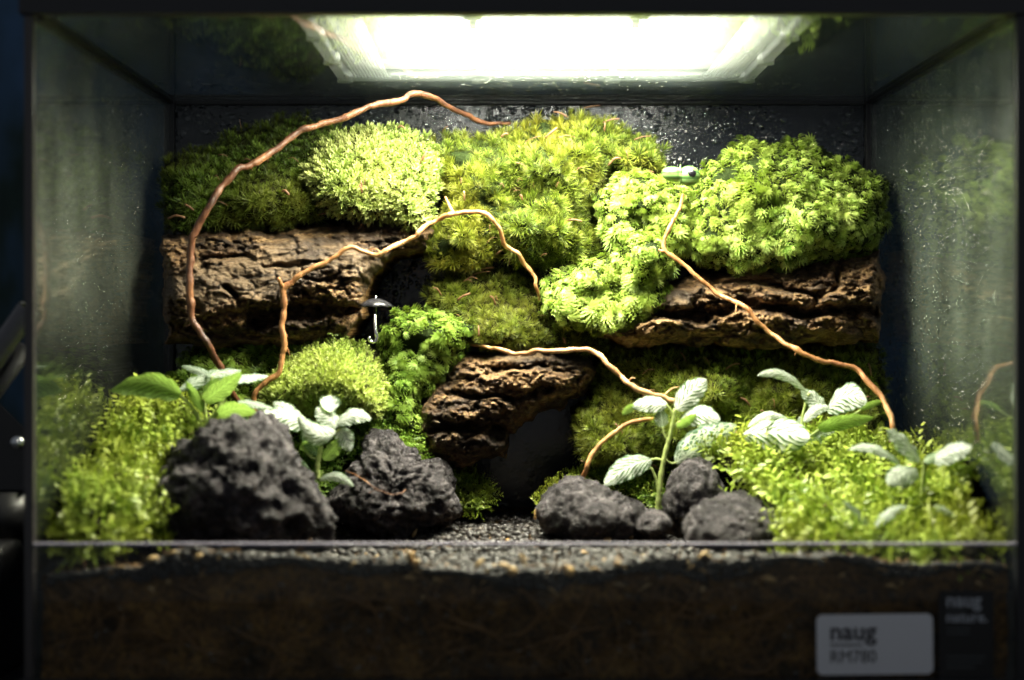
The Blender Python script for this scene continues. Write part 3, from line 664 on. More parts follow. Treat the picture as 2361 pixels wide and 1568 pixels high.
# ---------------------------------------------------------------- moss lumps on the back wall
def wallcap(px, py, d):      # keep inside the side panes
    lim = np.where(px < 1169, (2.165*F)/np.maximum(1169-px, 1), (2.325*F)/np.maximum(px-1169, 1))
    return np.minimum(d, np.minimum(lim*0.992, 10.5))
moss(Patch([(368,372),(420,350),(500,342),(515,305),(560,300),(620,285),(640,270),(710,272),(735,295),(810,290),(830,330),(730,420),(745,505),(700,512),(640,525),(600,515),(540,522),(480,520),(400,537),(378,520),(368,430)],
     10.45, 9.9, 0.3, 70, seed=1, lump=0.1), 'star', 'star_dark', 12, 0.056, 'moss_clump', 'dark olive starry moss clump at the upper left, under the arching vine', indiv=300, up=1.0, seed=1, litter=12)
moss(Patch([(985,335),(1040,308),(1130,310),(1200,295),(1240,272),(1300,272),(1350,258),(1400,275),(1440,297),(1500,318),(1530,345),(1545,420),(1480,400),(1410,410),(1375,470),(1365,520),(1390,585),(1340,605),(1270,612),(1240,620),(1220,618),(1180,598),(1150,575),(1140,600),(1090,622),(1040,622),(995,612),(975,560),(1005,510),(1020,460),(1010,400)],
     10.4, 9.95, 0.4, 90, seed=2, lump=0.2), 'star', 'star_yellow', 11.5, 0.056, 'moss_clump', 'large yellow green starry moss clump in the top middle of the back wall', indiv=300, up=0.7, jit=0.8, var_=1.2, base='under', seed=2, tufts=0.68, litter=34)
moss(Patch([(720,345),(770,312),(850,298),(940,298),(985,315),(1003,350),(1018,400),(1012,450),(990,490),(1000,520),(940,530),(890,505),(830,505),(760,490),(722,455),(700,400)],
     10.3, 9.8, 0.42, 90, seed=3, lump=0.12), 'fine', 'cushion', 8.5, 0.045, 'moss_cushion', 'pale lime cushion of fine moss on top of the wide bark slab', up=0.4, base='dead', seed=3, litter=8)
moss(Patch([(1630,375),(1680,345),(1720,322),(1800,318),(1850,320),(1900,338),(1950,368),(2000,395),(2040,410),(2045,450),(2042,540),(2000,580),(1940,600),(1880,600),(1830,618),(1790,610),(1740,630),(1700,640),(1670,618),(1600,600),(1575,560),(1565,480),(1600,420)],
     10.35, 9.8, 0.6, 150, seed=4, lump=0.15), 'plume', 'plume', 12, 0.045, 'moss_mound', 'largest bright green plumed moss mound, domed over the right bark slab', indiv=300, up=0.45, jit=0.9, var_=0.75, tufts=0.68, base='under', seed=4)
moss(Patch([(1372,445),(1412,405),(1450,390),(1520,405),(1600,425),(1610,500),(1590,580),(1552,620),(1532,655),(1530,700),(1490,728),(1460,755),(1410,772),(1380,768),(1340,748),(1280,748),(1245,725),(1250,680),(1260,645),(1255,628),(1290,622),(1340,607),(1390,582),(1385,530),(1365,480)],
     10.1, 9.6, 0.42, 80, seed=5, lump=0.2), 'plume', 'plume', 12, 0.045, 'moss_cascade', 'bright plumed moss tumbling down between the starry clump and the big mound', indiv=300, up=0.45, jit=0.9, var_=0.75, tufts=0.68, base='under', seed=5)
moss(Patch([(975,695),(1000,640),(1100,615),(1240,612),(1255,700),(1255,735),(1300,755),(1370,775),(1425,790),(1400,815),(1240,806),(1150,808),(1080,800),(1060,760),(1010,725)],
     10.2, 9.8, 0.3, 60, seed=6, lump=0.08), 'star', 'sheet', 12, 0.05, 'moss_carpet', 'short dark moss carpet in the middle, between the two bright plumed clumps', indiv=0, up=0.4, seed=6, litter=16)
moss(Patch([(890,752),(912,722),(960,712),(1010,716),(1060,722),(1110,742),(1130,750),(1088,790),(1060,830),(1048,850),(1002,888),(1000,908),(965,915),(972,960),(992,1010),(985,1048),(960,1042),(900,990),(868,950),(880,870),(880,800)],
     9.95, 9.75, 0.42, 70, seed=7, lump=0.1), 'plume', 'plume_deep', 12, 0.045, 'moss_cascade', 'green plumed moss hanging beside the tiny umbrella, left of the middle bark', indiv=300, up=0.45, jit=0.8, var_=0.75, tufts=0.6, base='under', seed=7)
moss(Patch([(598,935),(608,900),(645,850),(680,815),(720,792),(780,782),(830,797),(870,830),(886,880),(890,930),(880,965),(800,970),(700,955),(640,945)],
     9.75, 9.45, 0.55, 100, seed=8, lump=0.03), 'fine', 'ball', 6.6, 0.036, 'moss_cushion', 'round lime green moss ball below the wide bark slab, behind the white leaves', up=0.25, base='dead', seed=8, jit=0.7)
moss(Patch([(388,870),(420,822),(450,795),(530,792),(560,772),(620,792),(640,777),(700,772),(725,792),(660,850),(610,910),(560,940),(500,930),(440,930),(400,900)],
     10.0, 9.65, 0.3, 50, seed=9, lump=0.1), 'plume', 'plume_deep', 13, 0.048, 'moss_clump', 'dark green plumed moss clump at the foot of the thick vine', indiv=200, up=0.6, jit=0.8, var_=0.75, seed=9)
moss(Patch([(1372,808),(1500,798),(1700,806),(1830,802),(1950,792),(2030,802),(2040,850),(2048,960),(2045,1030),(1900,1040),(1700,1050),(1500,1070),(1400,1075),(1345,1060),(1322,1000),(1325,955),(1362,930),(1380,870)],
     10.05, 9.55, 0.3, 70, seed=10, lump=0.14, cap=wallcap), 'star', 'sheet', 12.5, 0.054, 'moss_carpet', 'wide dark green moss carpet under the right bark slab', indiv=300, up=0.5, seed=10, litter=26)
# ---------------------------------------------------------------- ground mosses
moss(Patch([(108,1300),(112,1220),(130,1160),(155,1110),(190,1060),(228,1010),(272,960),(300,935),(360,925),(425,928),(470,960),(500,1000),(440,1040),(370,1100),(362,1160),(362,1225),(300,1262),(250,1300)],
     9.2, 7.72, 0.12, 60, seed=12, lump=0.22, cap=wallcap), 'fern', 'fern', 19, 0.135, 'ground_moss', 'yellow green feathery moss bank in the left front corner beside the biggest rock', back=9.6, up=0.6, jit=0.7, tufts=0.35, seed=12, litter=20)
moss(Patch([(1625,1045),(1700,1012),(1760,1012),(1850,1000),(1960,1005),(2060,1020),(2150,1050),(2240,1060),(2268,1120),(2285,1180),(2310,1260),(2300,1310),(2150,1318),(2050,1300),(1900,1290),(1835,1285),(1822,1200),(1765,1140),(1700,1110),(1650,1080)],
     9.5, 7.72, 0.12, 60, seed=13, lump=0.25, cap=wallcap), 'fern', 'fern', 19, 0.135, 'ground_moss', 'yellow green feathery moss bank filling the right front corner', back=9.8, up=0.6, jit=0.7, tufts=0.35, seed=13, litter=30)
moss(Patch([(420,925),(600,935),(700,930),(900,960),(990,1050),(960,1080),(830,1030),(780,1100),(740,1170),(690,1140),(600,1050),(500,1040),(430,1045)],
     9.75, 9.25, 0.15, 40, seed=14, lump=0.1), 'fern', 'plume_deep', 14, 0.07, 'ground_moss', 'green moss between and behind the two left rocks', back=10.2, up=0.7, seed=14)
moss(Patch([(1028,1075),(1060,1082),(1115,1105),(1132,1135),(1125,1172),(1095,1185),(1050,1165),(1035,1125)],
     9.9, 9.5, 0.12, 25, seed=15, lump=0.05, wob=3), 'fern', 'fern', 11, 0.06, 'moss_tuft', 'small lit moss tuft on the gravel right of the second rock', back=10.0, up=0.9, seed=15)
moss(Patch([(1228,1180),(1250,1135),(1310,1100),(1370,1062),(1400,1045),(1500,1045),(1650,1035),(1660,1080),(1560,1120),(1545,1165),(1500,1185),(1440,1140),(1370,1118),(1280,1140)],
     9.95, 9.4, 0.12, 30, seed=16, lump=0.06), 'fern', 'fern', 12, 0.062, 'ground_moss', 'moss strip behind the right rocks at the foot of the veined plant', back=10.2, up=0.8, seed=16)
# ---------------------------------------------------------------- substrate
GZ = 0.59
def ground_h(x, y):
    q = np.stack([x*1.3, y*1.3, 0*x], -1); return GZ-0.02+0.03*fbm(q, 3, 50)+0.03*np.clip(1-y/0.5, 0, 1)*(noise(np.stack([x*3.3, 0*x, 0*x+2], -1), 52)+2.1)+0.012*noise(np.stack([x*9, y*9, 0*x], -1), 51)
nx, ny = 150, 90; gx = np.linspace(-TX+0.012, TX-0.012, nx); gy = np.linspace(0.03, TY-0.012, ny); X, Y = np.meshgrid(gx, gy); X, Y = X.ravel(), Y.ravel()
top = np.stack([X, Y, ground_h(X, Y)], -1); idx = np.arange(nx*ny).reshape(ny, nx)
ft = np.stack([idx[:-1,:-1].ravel(), idx[:-1,1:].ravel(), idx[1:,1:].ravel(), idx[1:,:-1].ravel()], -1)
# lumpy front and side faces seen through the low front pane
nz = 46; fx = np.linspace(-TX+0.012, TX-0.012, 260); tz = np.linspace(0, 1, nz); A, B = np.meshgrid(fx, tz); A, B = A.ravel(), B.ravel()
hz = ground_h(A, 0*A+0.03); zz = 0.032+(hz-0.032)*B
yy = 0.03+0.035*np.clip(fbm(np.stack([A*7, zz*9, 0*A], -1), 5, 60)+0.4, 0, 2)*(1-(B > 0.999))
front = np.stack([A, yy, zz], -1); id2 = np.arange(260*nz).reshape(nz, 260)+len(top)
ff = np.stack([id2[:-1,:-1].ravel(), id2[:-1,1:].ravel(), id2[1:,1:].ravel(), id2[1:,:-1].ravel()], -1)
def soilfront():
    m = NT('soil'); p = m.pos(); n = m.noise(p, 5, 8, 0.7); f = m.noise(p, 38, 6, 0.7)
    c = m.ramp(n, [(0.34, (0.03,0.017,0.007)), (0.47, (0.13,0.07,0.02)), (0.58, (0.3,0.16,0.04)), (0.72, (0.5,0.31,0.1))])
    c = m.mix(m.ramp(f, [(0.45, 0.0), (0.6, 0.8)]), c, (0.02,0.014,0.009))
    return m.done(m.n('ShaderNodeBsdfPrincipled', i_Base_Color=c, i_Roughness=0.7, i_Normal=m.bump(f, 1.0, 0.03)))
soil = wobj('soil_ground', np.concatenate([top, front]), np.concatenate([ft, ff]), soilfront()); soil['kind'] = 'structure'
# gravel grains
def grains():
    r = np.random.default_rng(5); v0, f0 = ico(1); Vs, Fs, tn = [], [], []; k = 0
    pts = []
    for _ in range(15500):
        x, y = -1.75+3.2*r.random(), 0.035+2.5*r.random()**1.15; pts.append((x, y, None))
    for _ in range(2600):          # the band of gravel pressed against the front pane
        x = -2.2+4.4*r.random(); b = 0.045+0.025*math.sin(x*3.1)+0.03*math.sin(x*7.7+1); pts.append((x, 0.024, -b*r.random()**1.3))
    P0 = np.array([(a, b) for a, b, c in pts]); H = ground_h(P0[:,0], P0[:,1])
    for i, (x, y, z) in enumerate(pts):
        s = 0.008+0.013*r.random()**2; on = z is None; z = H[i]+s*(0.2+0.9*r.random()) if on else H[i]+z
        Rm = np.array(Matrix.Rotation(r.random()*6.28, 3, (r.random()+.01, r.random(), r.random())))
        Vs.append((v0*(0.75+0.5*r.random((len(v0), 1))))@Rm*s*np.array([1.2, 1.0 if on else 0.7, 0.85])+(x, y, z)); Fs.append(f0+k); k += len(v0); tn.append(np.full(len(v0), r.random()))
    o = wobj('gravel', np.concatenate(Vs), np.concatenate(Fs), M['gravel'], attrs={'tint': np.concatenate(tn)}, smooth=False)
    return tag(o, 'fine black lava gravel spread over the middle of the terrarium floor', 'gravel', kind='stuff')
grains()
# fibres and straw bits in the soil and on the gravel
straw_m = twig_mat('straw', (0.3,0.16,0.05), (0.5,0.33,0.13), (0.62,0.47,0.25)); root_m = principled('root_fibre', (0.2,0.105,0.035), 0.6)
def fibres():
    r = np.random.default_rng(9); parts = []
    for k in range(230):
        x, z = -2.1+4.2*r.random(), 0.06+0.5*r.random(); a = r.random()*6.28; L = 0.1+0.35*r.random(); pts = []
        for q in range(5): pts.append((x, 0.022+0.008*r.random(), min(z, 0.57))); a += (r.random()-.5)*1.2; x += math.cos(a)*L/4; z += math.sin(a)*L/4; z = max(0.05, z); x = min(max(x, -2.2), 2.2)
        parts.append(tube(catmull(pts, 4), 0.002+0.0045*r.random()**2, 5))
    for k in range(260):
        x, y = -2.1+4.2*r.random(), 0.024+0.22*r.random()**2; z = float(ground_h(np.array([x]), np.array([y]))[0])+0.01; z -= 0.1*r.random()**1.5 if y < 0.045 else 0
        a = r.random()*6.28; L = 0.05+0.12*r.random(); pts = []
        for q in range(4): pts.append((x, y, z)); a += (r.random()-.5)*1.8; x += math.cos(a)*L/3; z += math.sin(a)*L/3*(0.9 if y < 0.045 else 0.15)
        parts.append(tube(catmull(pts, 3), 0.002+0.003*r.random()**2, 5))
    o = wobj('root_fibres', *join(parts), root_m); tag(o, 'thin brown root fibres in the dark soil behind the low front pane', 'roots', kind='stuff')
fibres()
chips = []
for n_, (px, py, D, w, h, a) in enumerate([(352,1288,7.62,30,14,.2),(458,1283,7.62,24,14,.4),(945,1285,7.62,20,34,.3),(960,1300,7.62,16,26,-.5),(1105,1297,7.62,26,9,.7),(1165,1305,7.62,30,13,-.4),(1180,1318,7.62,24,24,.2),
      (1205,1290,7.62,11,30,.4),(1312,1318,7.62,22,28,.3),(1425,1300,7.62,16,16,0),(1605,1292,7.64,70,9,.75),(1560,1310,7.64,22,20,.2),(1235,1185,9.2,9,28,-.15),(1400,1245,8.6,20,12,.2),(1545,1258,8.5,16,9,0),(955,1230,8.9,8,22,-.4),(1772,1335,7.62,40,16,-.2),(620,1243,8.1,16,28,.4),(1170,1245,8.7,8,8,0),(1455,1238,8.7,10,8,.3)]):
    c = PV(px, py, D); v0, f0 = ico(3); s = D/F
    if D > 7.7: c.z = max(GZ+0.012, c.z)
    dv = v0*(1+0.25*noise(v0*2+n_, 3)[:,None]); Vx = dv*np.array([w*s/2, 0.018, h*s/2]); ca, sa = math.cos(a), math.sin(a)
    Vr = np.stack([Vx[:,0]*ca-Vx[:,2]*sa, Vx[:,1], Vx[:,0]*sa+Vx[:,2]*ca], -1)+np.array(c)
    chips.append((Vr, f0, D, px))
own = {0: 'tan chip under the left moss bank, leftmost behind the front pane', 10: 'long slanting tan chip behind the front pane, below the low dark rock', 12: 'tan sliver standing at the left end of the long low rock',
       13: 'flat cream chip lying before the long low rock', 17: 'orange brown curled chip at the foot of the biggest rock', 16: 'long tan chip in the soil under the right moss bank', 15: 'pale splinter lying on the open gravel in the middle', 6: 'tan chip deepest in the gravel at the pane, left of centre'}
rest_ = []
for i, (Vr, f_, D, px) in enumerate(chips):
    if i in own: tag(wobj('straw_chip', Vr, f_, straw_m), own[i], 'plant chip', 'tan chips in the gravel')
    else: rest_.append((Vr, [tuple(q) for q in f_]))
rb = np.random.default_rng(77)
for k in range(170):
    x, y = -2.15+4.3*rb.random(), 0.03+0.9*rb.random()**2.2; z = float(ground_h(np.array([x]), np.array([y]))[0])+0.012; a = rb.random()*3.14; L = 0.02+0.09*rb.random()**2
    if y < 0.1: z -= 0.14*rb.random()**1.5; y = 0.016
    dv = np.array([math.cos(a), 0.15*math.sin(a)*(y > 0.05), 0.5*math.sin(a)*(y < 0.1)])*L/2; c = np.array([x, y, z])
    rest_.append(tube(np.array([c-dv, c+dv*0.2+[0, 0, 0.006], c+dv]), np.array([0.3, 1, 0.3])*(0.004+0.008*rb.random()), 6))
tag(wobj('straw_bits', *join(rest_), straw_m), 'small pale tan plant crumbs scattered through the black gravel', 'plant crumbs', kind='stuff')
# ---------------------------------------------------------------- rocks
def rock(poly, cpx, cpy, D, depth, label, sub, seed, pit=0.035, lean=0.0, amp=0.05):
    v0, f0 = ico(sub); c = np.array(P(cpx, cpy, D)); s = D/F
    pa = np.array(poly, float)-[cpx, cpy]; ang = np.arctan2(-pa[:,1], pa[:,0]); rad = np.hypot(pa[:,0], pa[:,1])
    o = np.argsort(ang); ang, rad = ang[o], rad[o]; ang = np.concatenate([ang-2*math.pi, ang, ang+2*math.pi]); rad = np.tile(rad, 3)
    th = np.arctan2(v0[:,2], v0[:,0]); R = np.interp(th, ang, rad)*s
    pl = np.hypot(v0[:,0], v0[:,2])
    Rm = R*pl**0.85+0*(1-pl)
    V = np.stack([np.cos(th)*Rm, v0[:,1]*depth+lean*np.sin(th)*Rm, np.sin(th)*Rm], -1)
    w = V+c; n = v0
    d = amp*fbm(w*4.5, 5, seed, 0.55)
    f1, f2, cid = vor(w*13, seed+1); d -= pit*np.clip(0.5-f1, 0, 1)*1.6*(cid > 0.35)
    g1, g2, _ = vor(w*32, seed+2); d -= pit*0.8*np.clip(0.5-g1, 0, 1)*1.6
    d += 0.012*np.abs(fbm(w*22, 3, seed+3))
    ridge = 1-np.abs(noise(w*2.0+seed, seed+9)); d += amp*1.6*(ridge-0.75)
    w = w+n*d[:,None]; w[:,2] = np.maximum(w[:,2], GZ-0.06)
    return tag(wobj('lava_rock', w, f0, M['rock']), label, 'rock', 'black lava rocks on the gravel')
rock([(350,1150),(365,1110),(400,1075),(470,1035),(490,1008),(535,990),(580,988),(625,1000),(655,1030),(675,1060),(690,1100),(715,1140),(750,1170),(770,1200),(765,1240),(700,1265),(550,1275),(420,1270),(360,1245),(345,1200)],
     555, 1150, 8.5, 0.5, 'biggest black lava rock, humped, at the left front beside the moss bank', 6, 1, 0.06, amp=0.08)
rock([(820,1015),(850,1000),(895,1005),(930,1045),(960,1065),(1005,1070),(1030,1100),(1045,1150),(1040,1185),(980,1205),(900,1225),(820,1215),(760,1190),(750,1150),(790,1110),(800,1075),(825,1045)],
     900, 1130, 9.15, 0.42, 'pitted grey lava rock with a flat sloping top, second from the left', 6, 2, 0.08, amp=0.06)
rock([(1240,1170),(1265,1145),(1310,1125),(1355,1118),(1400,1125),(1440,1145),(1470,1170),(1490,1200),(1480,1230),(1400,1245),(1300,1235),(1245,1215)],
     1360, 1185, 8.95, 0.35, 'long low grey lava rock in front of the veined plant', 5, 3, 0.03, amp=0.05)
rock([(1470,1195),(1500,1178),(1530,1182),(1545,1200),(1535,1225),(1500,1240),(1465,1232)],
     1505, 1210, 8.75, 0.16, 'smallest round lava stone between the low rock and the dark upright one', 5, 4, 0.02, amp=0.02)
rock([(1540,1130),(1550,1090),(1575,1062),(1610,1053),(1640,1065),(1658,1095),(1665,1140),(1655,1185),(1620,1230),(1570,1235),(1545,1200)],
     1602, 1140, 9.0, 0.3, 'upright egg shaped lava rock just right of the veined plant stem', 5, 5, 0.03, amp=0.03)
rock([(1578,1225),(1600,1180),(1640,1155),(1690,1148),(1730,1160),(1770,1180),(1805,1200),(1800,1235),(1740,1265),(1650,1270),(1590,1262)],
     1690, 1215, 8.55, 0.32, 'low dark lava rock at the right, against the right moss bank', 5, 6, 0.03, amp=0.04)
# ---------------------------------------------------------------- vines
def vine(pts, rpx, mat, label, stubs=(), name='vine', seed=0):
    base = catmull([P(*p) for p in pts], 7); n = len(base); r = np.random.default_rng(40+seed)
    q = np.stack([base[:,0]*9, base[:,2]*9, base[:,1]*9], -1); off = np.stack([noise(q, seed+i)+0.55*noise(q*2.7, seed+i+5) for i in (1, 2, 3)], -1)*0.009
    t = np.linspace(0, 1, n); rr = np.interp(t, np.linspace(0, 1, len(rpx)), rpx)*9.6/F*(1+0.16*noise(q*2.2, 6)+0.1*noise(q*6, 8)+0.1*noise(q*14, 11)+0.5*np.clip(noise(q*1.6+9, 9)-0.4, 0, 1))
    parts = [tube(base+off, rr, 12)]
    for k in range(n//26):          # hair roots and snapped side shoots
        i = int(r.integers(6, n-6)); p0 = (base+off)[i]; dv = r.random(3)*2-1; dv[1] *= 0.4; L = 0.02+0.09*r.random()**2
        parts.append(tube(catmull([p0, p0+dv*L*0.5, p0+dv*L+np.array([0, 0, -0.3*L])], 3), np.linspace(rr[i]*0.45, 0.0015, 7), 6))
    for st_, r0 in stubs:
        sp = catmull([P(*p) for p in st_], 5); parts.append(tube(sp, np.linspace(r0, r0*0.7, len(sp))*9.6/F, 8))
    return tag(wobj(name, *join(parts), mat), label, 'vine')
vine([(1175,288,10.35),(1150,286,10.3),(1115,281,10.25),(1085,272,10.2),(1050,256,10.1),(1010,230,10),(975,216,9.9),(945,218,9.85),(920,232,9.8),(870,241,9.75),(830,256,9.7),(790,272,9.65),(740,285,9.6),(700,297,9.55),(660,325,9.5),(600,367,9.4),(572,384,9.35),(545,390,9.3),(510,430,9.25),(480,480,9.2),(455,522,9.2),(440,560,9.2),(437,620,9.2),(438,680,9.2),(443,735,9.2),(460,768,9.2),(480,795,9.2),(500,830,9.25),(515,860,9.3),(527,890,9.35),(545,918,9.4),(575,960,9.45),(610,1000,9.45)],
     [3.5, 6, 7.5, 7.8, 7.5, 7.8, 7.8, 8, 7.5, 7, 5], M['twig_thick'], 'thickest brown vine, arching high from the left bank to the back wall', seed=1)
vine([(1243,693,9.65),(1236,662,9.6),(1237,645,9.6),(1225,630,9.6),(1207,610,9.6),(1195,588,9.55),(1176,573,9.55),(1163,560,9.5),(1154,530,9.45),(1137,507,9.4),(1118,492,9.4),(1080,487,9.4),(1050,492,9.4),(1030,498,9.4),(1000,512,9.45),(970,530,9.3),(957,547,9.3),(920,562,9.3),(890,577,9.2),(865,588,9.2),(835,582,9.2),(806,573,9.2),(780,590,9.2),(750,607,9.2),(720,618,9.2),(690,636,9.2),(668,655,9.2),(656,668,9.2),(656,700,9.2),(650,730,9.2),(648,760,9.2),(655,792,9.2),(651,820,9.2),(641,857,9.2),(612,882,9.2),(592,905,9.2),(587,930,9.2),(598,985,9.2)],
     [3.5, 5, 5, 5, 5, 5, 5, 6, 6.5, 6.5, 5], M['twig_red'], 'forked tan vine crossing in front of the wide bark slab', [([(656,668,9.2),(648,655,9.18),(641,641,9.16)], 6), ([(1045,492,9.4),(1036,475,9.5),(1027,455,9.7)], 4)], seed=2)
vine([(1575,450,9.55),(1568,470,9.5),(1555,497,9.45),(1541,525,9.4),(1533,560,9.4),(1532,578,9.4),(1548,592,9.4),(1580,614,9.4),(1610,640,9.4),(1650,671,9.4),(1685,690,9.35),(1722,712,9.3),(1745,740,9.3),(1775,765,9.3),(1810,790,9.25),(1850,815,9.2),(1890,831,9.2),(1940,840,9.2),(1975,851,9.2),(2000,883,9.15),(2030,915,9.1),(2050,950,9.05),(2056,990,9.0),(2056,1020,9.0)],
     [3.5, 4.5, 5, 5, 5.5, 6, 6], M['twig_red'], 'orange brown vine running down across the right bark slab to the right moss bank', [([(1532,578,9.4),(1524,579,9.4),(1518,576,9.4)], 4)], seed=3)
vine([(1085,795,9.75),(1120,800,9.6),(1150,805,9.45),(1180,812,9.4),(1210,812,9.35),(1240,807,9.3),(1290,811,9.3),(1345,804,9.3),(1372,815,9.3),(1400,840,9.25),(1430,866,9.25),(1450,886,9.2),(1490,905,9.2),(1535,918,9.2),(1565,930,9.2),(1605,952,9.25),(1665,986,9.3),(1720,1012,9.3),(1760,1040,9.3)],
     [2.5, 4.5, 5, 6, 6, 6, 7, 7], M['twig_pale'], 'pale cream vine sweeping over the middle bark towards the veined plant', seed=4)
vine([(1545,962,9.4),(1500,965,9.35),(1450,975,9.3),(1410,1000,9.3),(1380,1028,9.3),(1362,1052,9.3),(1352,1080,9.3),(1340,1102,9.35),(1335,1125,9.4)],
     [4, 5, 5.5, 5], M['twig_red'], 'short reddish vine hooking down left of the veined plant', seed=5)
vine([(795,1083,8.85),(835,1103,8.75),(865,1125,8.7),(900,1141,8.72),(925,1135,8.74),(938,1127,8.78)], [0.9, 1.2, 0.8], M['twig_thick'], 'hair thin brown root lying across the second rock', name='thin_root', seed=6)
vine([(1000,1150,9.3),(1085,1130,9.3)], [2, 2], straw_m, 'thin dry straw by the small moss tuft', name='straw', seed=7) if False else None
# ---------------------------------------------------------------- fittonia plants
def leaf(root, b, t, w, mat='leaf_white', arch=10, a=35, under=False, D=None, Dt=None, droop=0.25, fat=0.85, wav=1.0):
    """b, t: base and tip (2360-px units); w: width px; a: turn of the blade away from the camera"""
    D = D or root['_D']; Dt = Dt or D; s = D/F
    B, T = np.array(P(*b, D)), np.array(P(*t, Dt)); L = np.linalg.norm(T-B); dr = (T-B)/L
    S0 = np.cross(dr, [0, 1, 0]); S0 /= np.linalg.norm(S0); dep = np.array([0, 1, 0])-dr*dr[1]; dep /= np.linalg.norm(dep)
    if S0[2] < 0: S0 = -S0                       # S0 now points up in the picture
    ar = math.radians(a); side = math.cos(ar)*S0+math.sin(ar)*dep*(1 if not under else -1); nrm = np.cross(dr, side)
    want = np.array([0, -0.25, 1.0]) if not under else np.array([0, 0.6, 1.0])
    if nrm.dot(want) < 0: nrm = -nrm
    nu, nv = 14, 30; V, UV = [], []; W_ = w*s/2*1.28; r = random.random()*6
    for j in range(nv+1):
        v = j/nv; mid = B+(T-B)*v+np.array([0, 0, 1])*arch*s*4*v*(1-v)
        wd = W_*1.04*(v**0.6)*((1-v)**0.75)/0.4437*0.72+0.0025
        for i in range(nu+1):
            u = i/nu*2-1; q = abs(u)
            off = side*wd*u*(1+0.0*q)-nrm*(droop*wd*u*u)+nrm*0.035*wav*wd*math.sin(v*19+r+3*(u > 0))*q*q*3
            off = off+nrm*0.05*wd*math.sin((v*8-q*3)*2*math.pi)*(1-q*q)*q*1.6; off = off+side*0.05*wd*math.sin(v*31+r)*u*q
            V.append(mid+off); UV.append((i/nu, v))
    Fc = []
    for j in range(nv):
        for i in range(nu):
            k = j*(nu+1)+i; Fc.append((k, k+1, k+nu+2, k+nu+1))
    V = np.array(V); Fc = np.array(Fc)
    fn = np.cross(V[Fc[0][1]]-V[Fc[0][0]], V[Fc[0][3]]-V[Fc[0][0]])
    mid_f = Fc[len(Fc)//2]; fn = np.cross(V[mid_f[1]]-V[mid_f[0]], V[mid_f[3]]-V[mid_f[0]])
    if fn.dot(nrm) < 0: Fc = Fc[:, ::-1].copy()
    o = wobj('leaf', V, Fc, M[mat], root, uv=UV); return o
def plant(base, D, label, stems, leaves):
    root = empty('veined_plant', P(*base, D)); root['_D'] = D; tag(root, label, 'plant', 'white veined plants in the front moss')
    for pts, r0, r1 in stems:
        sp = catmull([P(x, y, D) for x, y in pts], 6); wobj('stem', *tube(sp, np.linspace(r0, r1, len(sp))*0.78*D/F*(1+0.12*np.sin(np.arange(len(sp))*1.9)), 9), M['stem'], root)
    for lf in leaves:
        b, t, w = lf[:3]; leaf(root, b, t, w, **(lf[3] if len(lf) > 3 else {}))
    del root['_D']; return root
G_ = dict(mat='leaf_green')
plant((440,1048), 8.75, 'tall green leaved plant at the left, seen from below behind the biggest rock', [
    ([(438,1055),(444,1025),(456,1000),(476,978),(500,952),(512,930)], 11, 8), ([(468,985),(455,960),(440,935),(415,911)], 6, 4), ([(476,978),(472,940),(470,909)], 5, 4), ([(500,952),(530,945),(555,930)], 4, 3),
    ([(470,925),(478,895),(490,868)], 4, 3), ([(512,930),(525,900),(548,873)], 4, 3)], [
    ((417,912),(255,900),74,dict(mat='leaf_green', under=True, a=25, arch=26, droop=0.5, Dt=8.5)), ((412,900),(556,854),52,dict(mat='leaf_vein', a=48, arch=12, Dt=8.9)),
    ((468,925),(556,858),50,dict(mat='leaf_green', under=True, a=20, arch=-2, droop=0.4, Dt=8.6)), ((492,872),(418,843),28,dict(mat='leaf_vein', a=50, arch=5, Dt=9.1)),
    ((535,880),(618,866),32,dict(mat='leaf_vein', a=45, arch=4, Dt=9.0)), ((500,958),(592,950),46,dict(mat='leaf_green', under=True, a=20, arch=12, Dt=8.5)),
    ((548,925),(632,944),26,dict(mat='leaf_vein', a=50, arch=3)), ((490,1004),(592,986),52,dict(mat='leaf_vein', a=10, arch=14, Dt=8.7)),
    ((470,950),(430,880),32,dict(mat='leaf_green', under=True, a=30, arch=3)), ((430,1035),(384,1034),18,dict(mat='leaf_vein', a=40, arch=5)), ((470,905),(505,870),26,dict(mat='leaf_green', under=True, a=30, arch=0))])
plant((730,1100), 8.8, 'white leaved plant between the two left rocks', [
    ([(733,1105),(731,1080),(735,1050),(745,1015),(762,985)], 9, 5), ([(745,1020),(770,1000),(785,989)], 4, 3), ([(733,1060),(712,1050),(695,1020)], 4, 3), ([(738,1100),(745,1088)], 3, 2), ([(600,1004),(625,985),(650,983),(690,975)], 3, 3)], [
    ((712,975),(597,958),70,dict(a=35, arch=6, Dt=8.7)), ((690,965),(630,928),43,dict(a=30, arch=2)), ((776,996),(686,960),60,dict(a=25, arch=-22, Dt=8.55, droop=0.4)),
    ((760,950),(761,912),55,dict(a=10, arch=0, droop=-0.4, Dt=8.9)), ((779,985),(728,940),58,dict(a=35, arch=4)), ((776,978),(856,966),50,dict(a=35, arch=16)),
    ((784,988),(808,1040),50,dict(a=15, arch=3, Dt=8.8)), ((735,1106),(815,1122),26,dict(a=25, arch=16, Dt=8.6)), ((742,1020),(690,1035),41,dict(mat='leaf_green', under=True, a=30, arch=4)),
    ((735,1050),(695,1000),34,dict(mat='leaf_green', a=30, arch=4)), ((745,1060),(790,1010),41,dict(mat='leaf_green', under=True, a=25, arch=0)), ((715,1105),(680,1055),26,dict(mat='leaf_green', a=20, arch=4)), ((765,1000),(740,965),36,dict(mat='leaf_green', a=20, arch=0)),
    ((700,985),(725,1010),36,dict(a=25, arch=-3))])
